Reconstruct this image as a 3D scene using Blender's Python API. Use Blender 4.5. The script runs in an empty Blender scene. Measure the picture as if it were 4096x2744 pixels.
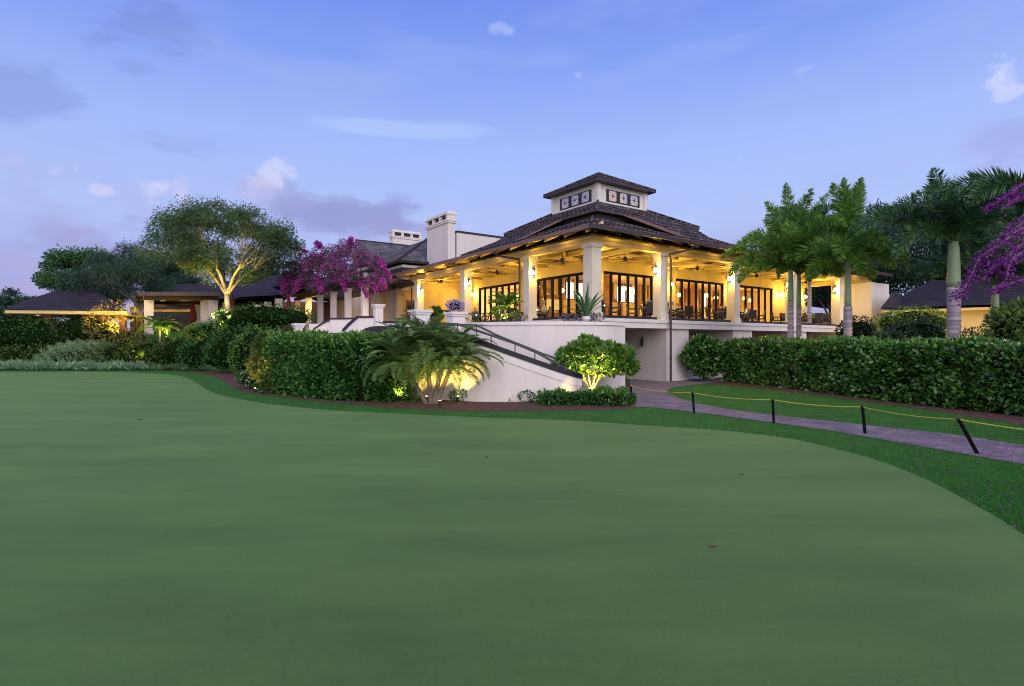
import bpy, bmesh, math, random
import numpy as np
from mathutils import Vector, Matrix
random.seed(7); rng = np.random.default_rng(11)
D2 = bpy.data
col = bpy.context.scene.collection
sc = bpy.context.scene
F = 2206.0; HY = 1370.0; EYE = 2.1; S = 1.75     # focal length in photo pixels, horizon row, eye height
def P(px, py, d):                                # a point on the line of sight at depth d
    return Vector(((px-2048)/F*d, d, EYE+(HY-py)/F*d))
def G(vx, vy):                                   # ground point
    d = F*EYE/(vy*S-HY); return Vector(((vx*S-2048)/F*d, d, 0))
R = Vector((.818, .575, 0)).normalized(); L = Vector((-R.y, R.x, 0))
C0 = Vector((3.885, 26.7, 0))
def B(a, b, z=0):                                # clubhouse frame: a along the right facade, b along the left one
    v = C0 + R*a + L*b; v.z = z; return v
# ------------------------------------------------------------------ materials
MATS = {}
def nodes(name):
    m = D2.materials.new(name); m.use_nodes = True; nt = m.node_tree; nt.nodes.clear()
    out = nt.nodes.new('ShaderNodeOutputMaterial'); MATS[name] = m
    return m, nt, out
def mat(name, c, rough=.7, var=.12, scale=3., bump=.0, c2=None, metal=0, detail=6, spec=.3, bscale=None, stretch=None, obj=True):
    m, nt, out = nodes(name); N = nt.nodes.new; K = nt.links.new
    p = N('ShaderNodeBsdfPrincipled'); p.inputs['Roughness'].default_value = rough; p.inputs['Metallic'].default_value = metal
    p.inputs['Specular IOR Level'].default_value = spec
    tc = N('ShaderNodeTexCoord'); mp = N('ShaderNodeMapping')
    K(tc.outputs['Object'], mp.inputs[0])
    if stretch: mp.inputs['Scale'].default_value = stretch
    n = N('ShaderNodeTexNoise'); n.inputs['Scale'].default_value = scale; n.inputs['Detail'].default_value = detail
    K(mp.outputs[0], n.inputs[0])
    r = N('ShaderNodeValToRGB'); c2 = c2 or tuple(x*(1-2.2*var) for x in c)
    r.color_ramp.elements[0].position = .3; r.color_ramp.elements[1].position = .7
    r.color_ramp.elements[0].color = (*c2, 1); r.color_ramp.elements[1].color = (*c, 1)
    K(n.outputs['Fac'], r.inputs[0]); K(r.outputs[0], p.inputs['Base Color'])
    if bump:
        n2 = N('ShaderNodeTexNoise'); n2.inputs['Scale'].default_value = bscale or scale*12; n2.inputs['Detail'].default_value = 5
        K(mp.outputs[0], n2.inputs[0])
        b = N('ShaderNodeBump'); b.inputs['Strength'].default_value = bump; b.inputs['Distance'].default_value = .02
        K(n2.outputs['Fac'], b.inputs['Height']); K(b.outputs[0], p.inputs['Normal'])
    K(p.outputs[0], out.inputs[0]); return m
def emis(name, c, s):
    m, nt, out = nodes(name); e = nt.nodes.new('ShaderNodeEmission'); e.inputs[0].default_value = (*c, 1); e.inputs[1].default_value = s
    nt.links.new(e.outputs[0], out.inputs[0]); return m
def leafmat(name, c1, c2, rough=.45, trans=.3, spec=.35):
    m, nt, out = nodes(name); N = nt.nodes.new; K = nt.links.new
    g = N('ShaderNodeNewGeometry'); r = N('ShaderNodeValToRGB')
    r.color_ramp.elements[0].color = (*c1, 1); r.color_ramp.elements[1].color = (*c2, 1)
    K(g.outputs['Random Per Island'], r.inputs[0])
    p = N('ShaderNodeBsdfPrincipled'); p.inputs['Roughness'].default_value = rough; p.inputs['Specular IOR Level'].default_value = spec
    t = N('ShaderNodeBsdfTranslucent'); mx = N('ShaderNodeMixShader'); mx.inputs[0].default_value = trans
    K(r.outputs[0], p.inputs['Base Color']); K(r.outputs[0], t.inputs[0])
    K(p.outputs[0], mx.inputs[1]); K(t.outputs[0], mx.inputs[2]); K(mx.outputs[0], out.inputs[0]); return m
def brickmat(name, c1, c2, mortar, w, h, msz=.012, rough=.85, bump=.6, sq=.5, noise=.35, spec=.2):
    m, nt, out = nodes(name); N = nt.nodes.new; K = nt.links.new
    uv = N('ShaderNodeUVMap'); uv.uv_map = 'UVMap'
    b = N('ShaderNodeTexBrick'); b.inputs['Scale'].default_value = 1; b.inputs['Brick Width'].default_value = w
    b.inputs['Row Height'].default_value = h; b.inputs['Mortar Size'].default_value = msz; b.inputs['Mortar Smooth'].default_value = .2
    b.inputs['Color1'].default_value = (*c1, 1); b.inputs['Color2'].default_value = (*c2, 1); b.inputs['Mortar'].default_value = (*mortar, 1)
    b.offset = sq; K(uv.outputs[0], b.inputs[0])
    n = N('ShaderNodeTexNoise'); n.inputs['Scale'].default_value = 1.1; n.inputs['Detail'].default_value = 8; K(uv.outputs[0], n.inputs[0])
    mr = N('ShaderNodeMapRange'); mr.inputs[1].default_value = .3; mr.inputs[2].default_value = .7
    mr.inputs[3].default_value = 1-noise; mr.inputs[4].default_value = 1+noise; K(n.outputs['Fac'], mr.inputs[0])
    mul = N('ShaderNodeVectorMath'); mul.operation = 'SCALE'; K(b.outputs[0], mul.inputs[0]); K(mr.outputs[0], mul.inputs['Scale'])
    p = N('ShaderNodeBsdfPrincipled'); p.inputs['Roughness'].default_value = rough; p.inputs['Specular IOR Level'].default_value = spec
    K(mul.outputs[0], p.inputs['Base Color'])
    bp = N('ShaderNodeBump'); bp.inputs['Strength'].default_value = bump; bp.inputs['Distance'].default_value = .02; bp.invert = True
    K(b.outputs['Fac'], bp.inputs['Height']); K(bp.outputs[0], p.inputs['Normal'])
    K(p.outputs[0], out.inputs[0]); return m

stucco = mat('stucco', (.68,.63,.62), .85, .06, 1.6, .3, bscale=40, stretch=(1,1,.22))
cream = mat('cream_paint', (.66,.50,.25), .7, .06, 1.2, .1, bscale=30)
trim = mat('white_trim', (.70,.66,.66), .6, .05, 2., .1, bscale=40)
darkwood = mat('dark_wood', (.04,.026,.026), .6, .15, 6.)
black = mat('black_metal', (.012,.012,.016), .4, .1, 5., spec=.5)
framem = mat('window_frame_black', (.006,.006,.009), .8, .1, 5., spec=.08)
colm = mat('column_paint', (.70,.63,.54), .6, .06, 1.5, .1, bscale=40)
navy = mat('dark_stone_cap', (.016,.015,.028), .5, .1, 3.)
bronze = mat('bronze_gutter', (.045,.028,.032), .45, .1, 4., spec=.5)
copper = mat('copper_gutter', (.20,.11,.09), .4, .12, 3., spec=.5)
tanfloor = mat('porch_floor', (.30,.22,.15), .55, .1, 2.)
intwall = mat('interior_wall', (.60,.45,.24), .8, .1, 1.)
intwood = mat('interior_wood', (.25,.11,.05), .5, .2, 2.)
ceil_p = mat('ceiling_panel', (.10,.09,.085), .8, .1, 2.)
shingle = brickmat('roof_shingle', (.055,.042,.050), (.18,.145,.16), (.012,.009,.011), .34, .24, .035, .9, 1.5, noise=.45)
shingle2 = brickmat('roof_shingle_old', (.105,.10,.115), (.17,.16,.175), (.04,.035,.045), .34, .24, .024, .9, 1.0, noise=.5)
darkroof = brickmat('roof_dark', (.028,.024,.036), (.042,.036,.052), (.012,.01,.016), .3, .22, .015, .8, .8)
paver = brickmat('brick_paver', (.17,.13,.155), (.27,.21,.24), (.09,.07,.09), .2, .1, .008, .8, .5, noise=.25)
def glassmat():
    m, nt, out = nodes('window_glass'); N = nt.nodes.new; K = nt.links.new
    t = N('ShaderNodeBsdfTransparent'); g = N('ShaderNodeBsdfGlossy'); g.inputs['Roughness'].default_value = .03
    fr = N('ShaderNodeLayerWeight'); fr.inputs[0].default_value = .12
    mx = N('ShaderNodeMixShader'); K(fr.outputs['Fresnel'], mx.inputs[0]); fr.inputs[0].default_value = .03; K(t.outputs[0], mx.inputs[1]); K(g.outputs[0], mx.inputs[2])
    K(mx.outputs[0], out.inputs[0]); return m
glass = glassmat()
spotm = emis('small_spot_glow', (1.,.7,.3), 6.)
bulb = emis('lamp_glow', (1.,.72,.25), 26.)
bulbw = emis('spot_glow', (1.,.75,.3), 30.)
litwin = emis('lit_window', (1.,.92,.78), 1.6)
litamber = emis('amber_glow', (1.,.55,.16), .9)
addedglow = emis('added_lamp_glow', (1.,.66,.22), 5.)
cupglass = mat('stained_glass', (.80,.58,.36), .2, .1, 2.5, c2=(.38,.42,.75), spec=.6)
bark = mat('tree_bark', (.24,.20,.16), .9, .2, 3., .5, bscale=20)
barkp = mat('pale_bark', (.40,.36,.28), .85, .15, 2., .5, bscale=16)
palmtrunk = mat('palm_trunk', (.42,.38,.43), .85, .22, 1.6, .5, stretch=(.5,.5,5.5), c2=(.11,.09,.14), bscale=9)
shaftm = mat('crown_shaft', (.20,.31,.17), .5, .12, 2., stretch=(3,3,.6), c2=(.26,.30,.22))
sheath = mat('leaf_sheath', (.17,.10,.05), .8, .2, 4.)
hedgeL = leafmat('hedge_leaf', (.012,.05,.012), (.06,.19,.035), .4, .2)
hedgeR = leafmat('glossy_hedge_leaf', (.004,.022,.006), (.105,.29,.05), .25, .15, .8)
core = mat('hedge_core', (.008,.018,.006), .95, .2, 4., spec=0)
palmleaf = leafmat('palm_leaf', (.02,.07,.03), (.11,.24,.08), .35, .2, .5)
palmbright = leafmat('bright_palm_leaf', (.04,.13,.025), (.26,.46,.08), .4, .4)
treeleaf = leafmat('tree_leaf', (.02,.06,.022), (.12,.20,.07), .5, .3)
darkleaf = leafmat('dark_tree_leaf', (.015,.045,.03), (.05,.11,.06), .5, .25)
greenleaf = leafmat('green_tree_leaf', (.03,.09,.03), (.09,.20,.06), .5, .3)
oliveleaf = leafmat('olive_shrub_leaf', (.03,.06,.015), (.11,.17,.035), .5, .25)
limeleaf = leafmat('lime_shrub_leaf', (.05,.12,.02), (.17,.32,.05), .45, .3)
brownleaf = leafmat('bronze_shrub_leaf', (.025,.03,.018), (.07,.06,.035), .5, .2)
moundleaf = leafmat('pale_clipped_leaf', (.16,.27,.13), (.34,.48,.26), .6, .3)
newleaf = leafmat('new_growth_leaf', (.07,.19,.03), (.20,.40,.06), .35, .3, .5)
dryleaf = leafmat('dry_hedge_leaf', (.10,.07,.02), (.22,.15,.05), .6, .2)
silverleaf = leafmat('silver_ground_cover', (.09,.20,.10), (.32,.48,.30), .6, .25)
citrus = leafmat('round_bush_leaf', (.04,.12,.02), (.17,.34,.05), .32, .3, .5)
strap = leafmat('strap_leaf', (.03,.10,.035), (.10,.24,.08), .35, .2, .5)
amberleaf = leafmat('croton_leaf', (.30,.10,.02), (.50,.30,.05), .45, .3)
magenta = leafmat('bougainvillea_bract', (.13,.01,.12), (.66,.08,.52), .5, .35)
purple = leafmat('purple_bract', (.07,.006,.12), (.30,.03,.36), .5, .2)
dateleaf = leafmat('date_palm_leaf', (.04,.10,.03), (.20,.32,.08), .4, .3)
white_fl = leafmat('white_petal', (.6,.55,.55), (.8,.75,.75), .5, .3)
lamplitleaf = leafmat('lamplit_bush_leaf', (.22,.17,.03), (.5,.42,.08), .45, .35)  # yellow lamp light is put into this leaf colour
lilac_fl = leafmat('lilac_petal', (.25,.18,.42), (.5,.42,.65), .5, .3)
grassblade = leafmat('grass_blade', (.04,.14,.03), (.08,.25,.05), .6, .4, .1)
mulch = mat('mulch', (.17,.085,.065), .95, .3, 6., .9, c2=(.04,.02,.018), bscale=60)
moundgrass = mat('clipped_lawn_grass', (.12,.22,.10), .9, .1, 3., .5, bscale=60)
rope_m = mat('yellow_rope', (.55,.50,.06), .7, .1, 10.)
skinm = mat('skin', (.45,.27,.20), .6, .05); 
wicker = mat('dark_wicker', (.03,.026,.03), .6, .2, 20.)
cush = mat('grey_cushion', (.30,.28,.27), .9, .1, 5.)
linen = mat('tablecloth_linen', (.6,.58,.56), .9, .05, 5.)
tabletop = mat('grey_tabletop', (.22,.20,.19), .5, .1, 5.)
redumb = mat('red_umbrella_fabric', (.16,.02,.02), .9, .2, 5.)
# ------------------------------------------------------------------ mesh builder
class MB:
    def __init__(s): s.v = []; s.f = []; s.m = []; s.mats = []
    def mi(s, m):
        if m not in s.mats: s.mats.append(m)
        return s.mats.index(m)
    def add(s, vs, fs, m):
        k = len(s.v); s.v += [Vector(v) for v in vs]; i = s.mi(m)
        for f in fs: s.f.append([j+k for j in f]); s.m.append(i)
        return s
    def hexa(s, p, m):      # 8 points: bottom 4 ccw, top 4 ccw
        return s.add(p, [(3,2,1,0),(4,5,6,7),(0,1,5,4),(1,2,6,5),(2,3,7,6),(3,0,4,7)], m)
    def box(s, a0, a1, b0, b1, z0, z1, m, fr=None):
        fr = fr or (lambda a,b,z: Vector((a,b,z)))
        return s.hexa([fr(a0,b0,z0),fr(a1,b0,z0),fr(a1,b1,z0),fr(a0,b1,z0),fr(a0,b0,z1),fr(a1,b0,z1),fr(a1,b1,z1),fr(a0,b1,z1)], m)
    def tube(s, pts, rad, m, n=8, caps=True):
        pts = [Vector(p) for p in pts]; rad = rad if isinstance(rad, (list,tuple)) else [rad]*len(pts)
        vs = []; up = None
        for i, p in enumerate(pts):
            t = (pts[min(i+1,len(pts)-1)]-pts[max(i-1,0)])
            t = t.normalized() if t.length > 1e-9 else Vector((0,0,1))
            if up is None: up = t.orthogonal().normalized()
            u = (up-t*up.dot(t)); u = u.normalized() if u.length > 1e-6 else t.orthogonal().normalized(); up = u
            w = t.cross(u)
            for k in range(n):
                a = 2*math.pi*k/n; vs.append(p+(u*math.cos(a)+w*math.sin(a))*rad[i])
        fs = [(i*n+k, i*n+(k+1)%n, (i+1)*n+(k+1)%n, (i+1)*n+k) for i in range(len(pts)-1) for k in range(n)]
        if caps: fs += [tuple(range(n))[::-1], tuple((len(pts)-1)*n+k for k in range(n))]
        return s.add(vs, fs, m)
    def lathe(s, c, prof, m, n=16, sx=1, sy=1):
        c = Vector(c); vs = [c+Vector((r*math.cos(2*math.pi*k/n)*sx, r*math.sin(2*math.pi*k/n)*sy, z)) for r, z in prof for k in range(n)]
        fs = [(i*n+k, i*n+(k+1)%n, (i+1)*n+(k+1)%n, (i+1)*n+k) for i in range(len(prof)-1) for k in range(n)]
        fs += [tuple(range(n))[::-1], tuple((len(prof)-1)*n+k for k in range(n))]
        return s.add(vs, fs, m)
    def slab(s, poly, m, th=.12):   # planar polygon extruded downwards
        p = [Vector(q) for q in poly]; n = len(p)
        return s.add(p+[q-Vector((0,0,th)) for q in p], [tuple(range(n)), tuple(range(2*n-1,n-1,-1))]+[(i, i+n, (i+1)%n+n, (i+1)%n) for i in range(n)], m)
    def build(s, name, parent=None, smooth=False, uv=True):
        me = D2.meshes.new(name); off = wloc(parent)
        me.from_pydata([tuple(v-off) for v in s.v], [], s.f); me.validate()
        for m in s.mats: me.materials.append(m)
        if len(me.polygons) == len(s.m): me.polygons.foreach_set('material_index', s.m)
        if smooth: me.polygons.foreach_set('use_smooth', [True]*len(me.polygons))
        if uv and len(me.polygons) < 20000:
            ul = me.uv_layers.new(name='UVMap')
            for p in me.polygons:
                n = p.normal; t = Vector((0,0,1)).cross(n)
                t = t.normalized() if t.length > 1e-3 else Vector((1,0,0)); b = n.cross(t)
                for li in p.loop_indices:
                    c = me.vertices[me.loops[li].vertex_index].co; ul.data[li].uv = (c.dot(t), c.dot(b))
        o = D2.objects.new(name, me); col.objects.link(o)
        if parent: o.parent = parent
        return o
def wloc(o):
    v = Vector((0,0,0))
    while o is not None: v += o.location; o = o.parent
    return v
def tag(o, label=None, cat=None, group=None, kind=None):
    if label: o['label'] = label
    if cat: o['category'] = cat
    if group: o['group'] = group
    if kind: o['kind'] = kind
    return o
def empty(name, loc, label, cat, group=None):
    o = D2.objects.new(name, None); col.objects.link(o); o.location = loc; o.empty_display_size = .2
    return tag(o, label, cat, group)
def copy_tree(o, loc=None, rz=None, label=None, group=None, parent=None, scale=None):
    c = o.copy(); col.objects.link(c)
    if parent is not None: c.parent = parent
    if loc is not None: c.location = loc
    if rz is not None: c.rotation_euler = (0,0,rz)
    if scale is not None: c.scale = (scale,)*3
    if label: c['label'] = label
    if group: c['group'] = group
    for ch in list(o.children): copy_tree(ch, parent=c)
    return c
def cr(pts, n=6, closed=False):   # Catmull-Rom
    pts = [Vector(p) for p in pts]; out = []
    N = len(pts); rngi = range(N if closed else N-1)
    for i in rngi:
        p1, p2 = pts[i], pts[(i+1)%N]
        p0 = pts[(i-1)%N] if (closed or i > 0) else p1*2-p2
        p3 = pts[(i+2)%N] if (closed or i+2 < N) else p2*2-p1
        for k in range(n):
            t = k/n
            out.append(.5*((2*p1)+(p2-p0)*t+(2*p0-5*p1+4*p2-p3)*t*t+(3*p1-p0-3*p2+p3)*t**3))
    if not closed: out.append(pts[-1])
    return out
# ------------------------------------------------------------------ leaves (numpy)
def unit(a): return a/np.maximum(np.linalg.norm(a, axis=1, keepdims=True), 1e-9)
def leafquads(c, d, length, width, fold=.15, wdir=None):
    n = len(c); d = unit(d)
    w = unit(np.cross(d, rng.normal(size=(n,3)) if wdir is None else wdir)); nn = np.cross(d, w)
    length = np.broadcast_to(np.asarray(length, float), (n,))[:,None]; width = np.broadcast_to(np.asarray(width, float), (n,))[:,None]
    v = np.empty((n,4,3))
    v[:,0] = c; v[:,1] = c+d*length*.5+w*width*.5+nn*fold*width; v[:,2] = c+d*length; v[:,3] = c+d*length*.5-w*width*.5+nn*fold*width
    return v.reshape(-1,3)
def quadmesh(name, parts, parent=None, extra=None):
    """parts: list of (verts[4n,3], material); extra: an MB merged in"""
    off = np.array(wloc(parent)); V = []; nf = 0; mats = []; MI = []
    for v, m in parts:
        V.append(v-off); k = len(v)//4
        if m not in mats: mats.append(m)
        MI.append(np.full(k, mats.index(m))); nf += k
    V = np.concatenate(V); MI = np.concatenate(MI)
    ls = np.arange(0, nf*4, 4); lt = np.full(nf, 4); lv = np.arange(nf*4)
    if extra is not None:
        base = len(V); V = np.concatenate([V, np.array([tuple(q) for q in extra.v])-off])
        lens = np.array([len(f) for f in extra.f]); flat = np.array([i+base for f in extra.f for i in f])
        st = np.concatenate([[0], np.cumsum(lens)[:-1]])+len(lv)
        ls = np.concatenate([ls, st]); lt = np.concatenate([lt, lens]); lv = np.concatenate([lv, flat])
        idx = []
        for m in extra.mats:
            if m not in mats: mats.append(m)
            idx.append(mats.index(m))
        MI = np.concatenate([MI, np.array([idx[i] for i in extra.m])])
    me = D2.meshes.new(name); me.vertices.add(len(V)); me.vertices.foreach_set('co', V.astype(np.float32).ravel())
    me.loops.add(len(lv)); me.loops.foreach_set('vertex_index', lv.astype(np.int32))
    me.polygons.add(len(ls)); me.polygons.foreach_set('loop_start', ls.astype(np.int32))
    try: me.polygons.foreach_set('loop_total', lt.astype(np.int32))
    except Exception: pass
    me.polygons.foreach_set('material_index', MI.astype(np.int32))
    for m in mats: me.materials.append(m)
    me.update(calc_edges=True); me.validate()
    o = D2.objects.new(name, me); col.objects.link(o)
    if parent: o.parent = parent
    return o
def ball(n, c, r, shell=.0):     # points in an ellipsoid, denser near its surface with shell>0
    d = unit(rng.normal(size=(n,3))); rr = rng.random(n)**(1/3); rr = shell+(1-shell)*rr if shell else rr
    return np.array(c)+d*rr[:,None]*np.array(r), d
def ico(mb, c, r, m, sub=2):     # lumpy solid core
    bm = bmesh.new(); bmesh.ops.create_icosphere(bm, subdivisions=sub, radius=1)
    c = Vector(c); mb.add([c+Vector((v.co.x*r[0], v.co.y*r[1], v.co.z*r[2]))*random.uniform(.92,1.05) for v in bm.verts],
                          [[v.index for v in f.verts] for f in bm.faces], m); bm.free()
def shrub(name, blobs, lm, label, cat, n=900, ls=.1, asp=.5, group=None, up=.3, origin=None, lit=None, solid=True, flowers=None, stems=None, zmin=None):
    """blobs: (centre, radii). One mesh: leaf shell round dark cores."""
    mb = MB(); parts = []
    if stems: stems(mb)
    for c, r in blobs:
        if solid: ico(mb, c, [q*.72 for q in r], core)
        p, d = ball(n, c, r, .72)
        bump = 1+.12*np.sin(p[:,0]*7)*np.cos(p[:,1]*6+p[:,2]*8); p = np.array(c)+(p-np.array(c))*bump[:,None]
        keep = p[:,2] > (-.02+ (min(c[2]-r[2], 0)) if zmin is None else zmin); p = p[keep]; d = d[keep]; k = len(p)
        dd = d*.6+rng.normal(size=(k,3))*.6+np.array([0,0,up]); s = ls*rng.uniform(.6,1.25,k)
        parts.append((leafquads(p, dd, s, s*asp), lm))
        if flowers:
            fm, fn, fs = flowers; p, d = ball(fn, c, [q*1.03 for q in r], .95)
            parts.append((leafquads(p, rng.normal(size=(fn,3)), fs, fs*.9), fm))
    base = Vector(origin) if origin is not None else Vector((blobs[0][0][0], blobs[0][0][1], 0))
    for q in range(len(parts)): parts[q] = (parts[q][0]-np.array(base), parts[q][1])
    mb.v = [v-base for v in mb.v]
    o = quadmesh(name, parts, None, mb if mb.f else None); o.location = base
    return tag(o, label, cat, group)
def hedge(name, path, h, th, lm, label, n, ls, asp=.5, hend=None, rnd=.3, zb=None, cat='hedge'):
    """path: ground points; box-clipped hedge with leaf-shell front, top, back"""
    pts = [Vector(p) for p in path]; seg = [(pts[i+1]-pts[i]).length for i in range(len(pts)-1)]; tot = sum(seg)
    def at(s):
        for i, q in enumerate(seg):
            if s <= q or i == len(seg)-1:
                t = s/q; p = pts[i].lerp(pts[i+1], t); d = (pts[i+1]-pts[i]).normalized(); return p, d
            s -= q
    hend = hend or h; mb = MB(); secs = []
    K = max(6, int(tot/.6))
    prof = [(-.5,0),(-.52,.5),(-.5,.86),(-.36,1),(.36,1),(.5,.86),(.52,.5),(.5,0)]
    vs = []
    for i in range(K+1):
        p, d = at(tot*i/K*.9999); nrm = Vector((-d.y, d.x, 0)); hh = h+(hend-h)*i/K
        for a, b in prof: vs.append(p+nrm*(a*th*.86*random.uniform(.94,1.04))+Vector((0,0,b*hh*.93*random.uniform(.97,1.01))))
    m = len(prof); fs = [(i*m+k, (i+1)*m+k, (i+1)*m+k+1, i*m+k+1) for i in range(K) for k in range(m-1)]
    fs += [tuple(range(m)), tuple(K*m+k for k in range(m))[::-1]]
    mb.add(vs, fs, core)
    # leaves
    s = rng.uniform(-.25, tot+.25, n); per = rng.uniform(0, 1, n); c = np.empty((n,3)); nr = np.empty((n,3))
    H = h; pl = 2*H+th
    for i in range(n):
        ss = min(max(s[i],0), tot*.9999); p, d = at(ss); nrm = Vector((-d.y,d.x,0)); hh = h+(hend-h)*ss/tot
        q = per[i]*(2*hh+th)
        if s[i] < 0 or s[i] > tot:
            a = random.uniform(-.5,.5)*th; z = random.uniform(0,hh)*.98; o_ = -d if s[i] < 0 else d; off = .06+random.random()*.1
            pp = p+nrm*a+o_*off; n3 = o_
        elif q < hh: a = -.5*th; z = q; n3 = -nrm; pp = p+nrm*a
        elif q < hh+th: a = (q-hh)-.5*th; z = hh; n3 = Vector((0,0,1)); pp = p+nrm*a
        else: a = .5*th; z = q-hh-th; n3 = nrm; pp = p+nrm*a
        # round the shoulders
        ez = max(0, z-(hh-rnd))/rnd; ea = max(0, abs(a)-(.5*th-rnd))/rnd
        if ez > 0 and ea > 0:
            k_ = math.hypot(ez, ea)
            if k_ > 1:
                z = hh-rnd+ez/k_*rnd; na = (.5*th-rnd+ea/k_*rnd)*(1 if a > 0 else -1); pp = pp+nrm*(na-a); n3 = (nrm*(ea*(1 if a > 0 else -1))+Vector((0,0,ez))).normalized()
        jit = .06*math.sin(ss*3.1+z*2.7)+.06*math.sin(ss*1.3-z*4)+.05*math.sin(ss*9+z*7)+random.uniform(-.14,.06)
        c[i] = (pp+n3*jit+Vector((0,0,z)))[:]; nr[i] = n3[:]
    sz = ls*rng.uniform(.6,1.3,n)
    dd = nr*.5+rng.normal(size=(n,3))*.6+np.array([0,0,.25])
    base = pts[0].copy(); mb.v = [v-base for v in mb.v]
    zz = c[:,2]/h; pat = .5+.5*np.sin(s*1.7+np.sin(s*.6)*3+c[:,2]*2.3); u = rng.random(n); prob = .03+.22*pat**2+.35*np.clip((zz-.82)*5,0,1)
    mk = np.where(u < prob, 1, np.where(u > .988, 2, 0)); cc = c-np.array(base)
    pr = [(leafquads(cc[mk == k], dd[mk == k], (sz*(1.1 if k == 1 else 1))[mk == k], (sz*asp)[mk == k]), q) for k, q in ((0,lm),(1,newleaf),(2,dryleaf))]
    o = quadmesh(name, pr, None, mb); o.location = base
    return tag(o, label, cat)
# ================================================================== CLUBHOUSE
LIGHTS = []
def lamp(loc, power, colr=(1,.62,.2), size=.08, kind='POINT', aim=None, angle=70, blend=.6, parent=None):
    l = D2.lights.new('lamp_light', kind); l.energy = power; l.color = colr; l.shadow_soft_size = size
    o = D2.objects.new('lamp_light', l); col.objects.link(o); o.location = Vector(loc)-wloc(parent)
    if parent: o.parent = parent
    if kind == 'SPOT':
        l.spot_size = math.radians(angle); l.spot_blend = blend
        o.rotation_euler = (Vector(aim)-Vector(loc)).to_track_quat('-Z', 'Y').to_euler()
    return o
FL = 3.29; BB = 6.88; BT = 7.22; EV = 7.47; GT = 6.53
club = empty('clubhouse', B(0,0,0), 'large cream clubhouse with lit open porch, dark hip roof and square cupola', 'clubhouse')
def part(mb, name, parent=club, **k): return mb.build(name, parent, **k)
CF = lambda a,b,z: B(a,b,z)
# floor slab and band
m = MB(); m.box(-.4, 30.6, -.4, 22.2, 2.84, FL, trim, CF); m.box(-.46, 30.66, -.46, 0, 3.12, FL+.004, trim, CF); part(m, 'floor_slab')
m = MB(); m.box(-.2, 30.4, -.2, 22, FL, FL+.012, tanfloor, CF); part(m, 'porch_floor')
# columns
def column(a, b, z0=FL, z1=BB, w=.27, parent=club, mt=colm):
    m = MB(); m.box(a-w, a+w, b-w, b+w, z0+.01, z1, mt, CF)
    m.box(a-w-.05, a+w+.05, b-w-.05, b+w+.05, z0+.004, z0+.28, mt, CF); m.box(a-w-.05, a+w+.05, b-w-.05, b+w+.05, z1-.2, z1-.003, mt, CF)
    m.box(a-w+.09, a+w-.09, b-w-.014, b-w, z0+.5, z1-.4, mt, CF); m.box(a-w-.014, a-w, b-w+.09, b+w-.09, z0+.5, z1-.4, mt, CF)
    return m.build('column', parent)
RA = [4.96, 11.62, 18.3, 24.85, 29.7]; LB = [5.02, 12.05, 19.16]
column(0, 0, w=.31)
for a in RA: column(a, 0)
for b in LB: column(0, b)
# beams
m = MB(); m.box(-.22, 30.0, -.22, .22, BB, BT, cream, CF); m.box(-.26, 30.03, -.26, -.22, BT-.14, BT, cream, CF); part(m, 'beam')
m = MB(); m.box(-.22, .22, .22, 22.0, BB, BT, cream, CF); m.box(-.26, -.22, -.2, 22.0, BT-.14, BT, cream, CF); part(m, 'beam')
m = MB(); m.box(29.5, 29.95, .22, 5, BB, BT, cream, CF); part(m, 'beam')
# ceiling and joists
m = MB(); m.box(.2, 30, .22, 5.1, 7.40, 7.46, ceil_p, CF); m.box(.2, 5.1, 5.1, 22, 7.40, 7.46, ceil_p, CF); part(m, 'porch_ceiling')
m = MB()
for i in range(18):
    a = 1.2+i*1.68; m.box(a-.11, a+.11, .22 if a > 5 else .22, 5, 7.14, 7.40, cream, CF)
for i in range(10):
    b = 6.4+i*1.68; m.box(.22, 5, b-.11, b+.11, 7.14, 7.40, cream, CF)
m.box(5, 29.5, 2.4, 2.62, 7.2, 7.395, cream, CF); m.box(2.4, 2.62, 5, 22, 7.2, 7.395, cream, CF)
part(m, 'ceiling_joists')
# walls with openings
def wall_a(b0, b1, x0, x1, ops, z0, z1, mt, top):   # along a
    m = MB(); x = x0
    for o0, o1 in ops:
        m.box(x, o0, b0, b1, z0, z1, mt, CF); m.box(o0, o1, b0, b1, top, z1, mt, CF); x = o1
    m.box(x, x1, b0, b1, z0, z1, mt, CF); return m
SW = lambda a,b,z: B(b,a,z)
opA = [(5.67,10.25),(12.57,18.1),(20.2,24.8)]; opB = [(5.98,10.9),(12.8,18.6),(20.3,21.4)]
part(wall_a(5, 5.25, 5, 30, opA, FL+.012, 7.40, cream, GT), 'wall')
m = MB(); CFs = CF; CF_ = CF
x = 5.25
for o0, o1 in opB:
    m.box(5, 5.25, x, o0, FL+.012, 7.40, cream, CF); m.box(5, 5.25, o0, o1, GT, 7.40, cream, CF); x = o1
m.box(5, 5.25, x, 22, FL+.012, 7.40, cream, CF); part(m, 'wall')
m = MB(); m.box(1.5, 5, 21.6, 21.85, FL+.012, 7.40, cream, CF); m.box(29.75, 30, 5.25, 22, FL+.012, 7.4, cream, CF); m.box(5.25, 30, 21.8, 22.05, FL+.012, 8.5, stucco, CF); part(m, 'end_wall')
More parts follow.
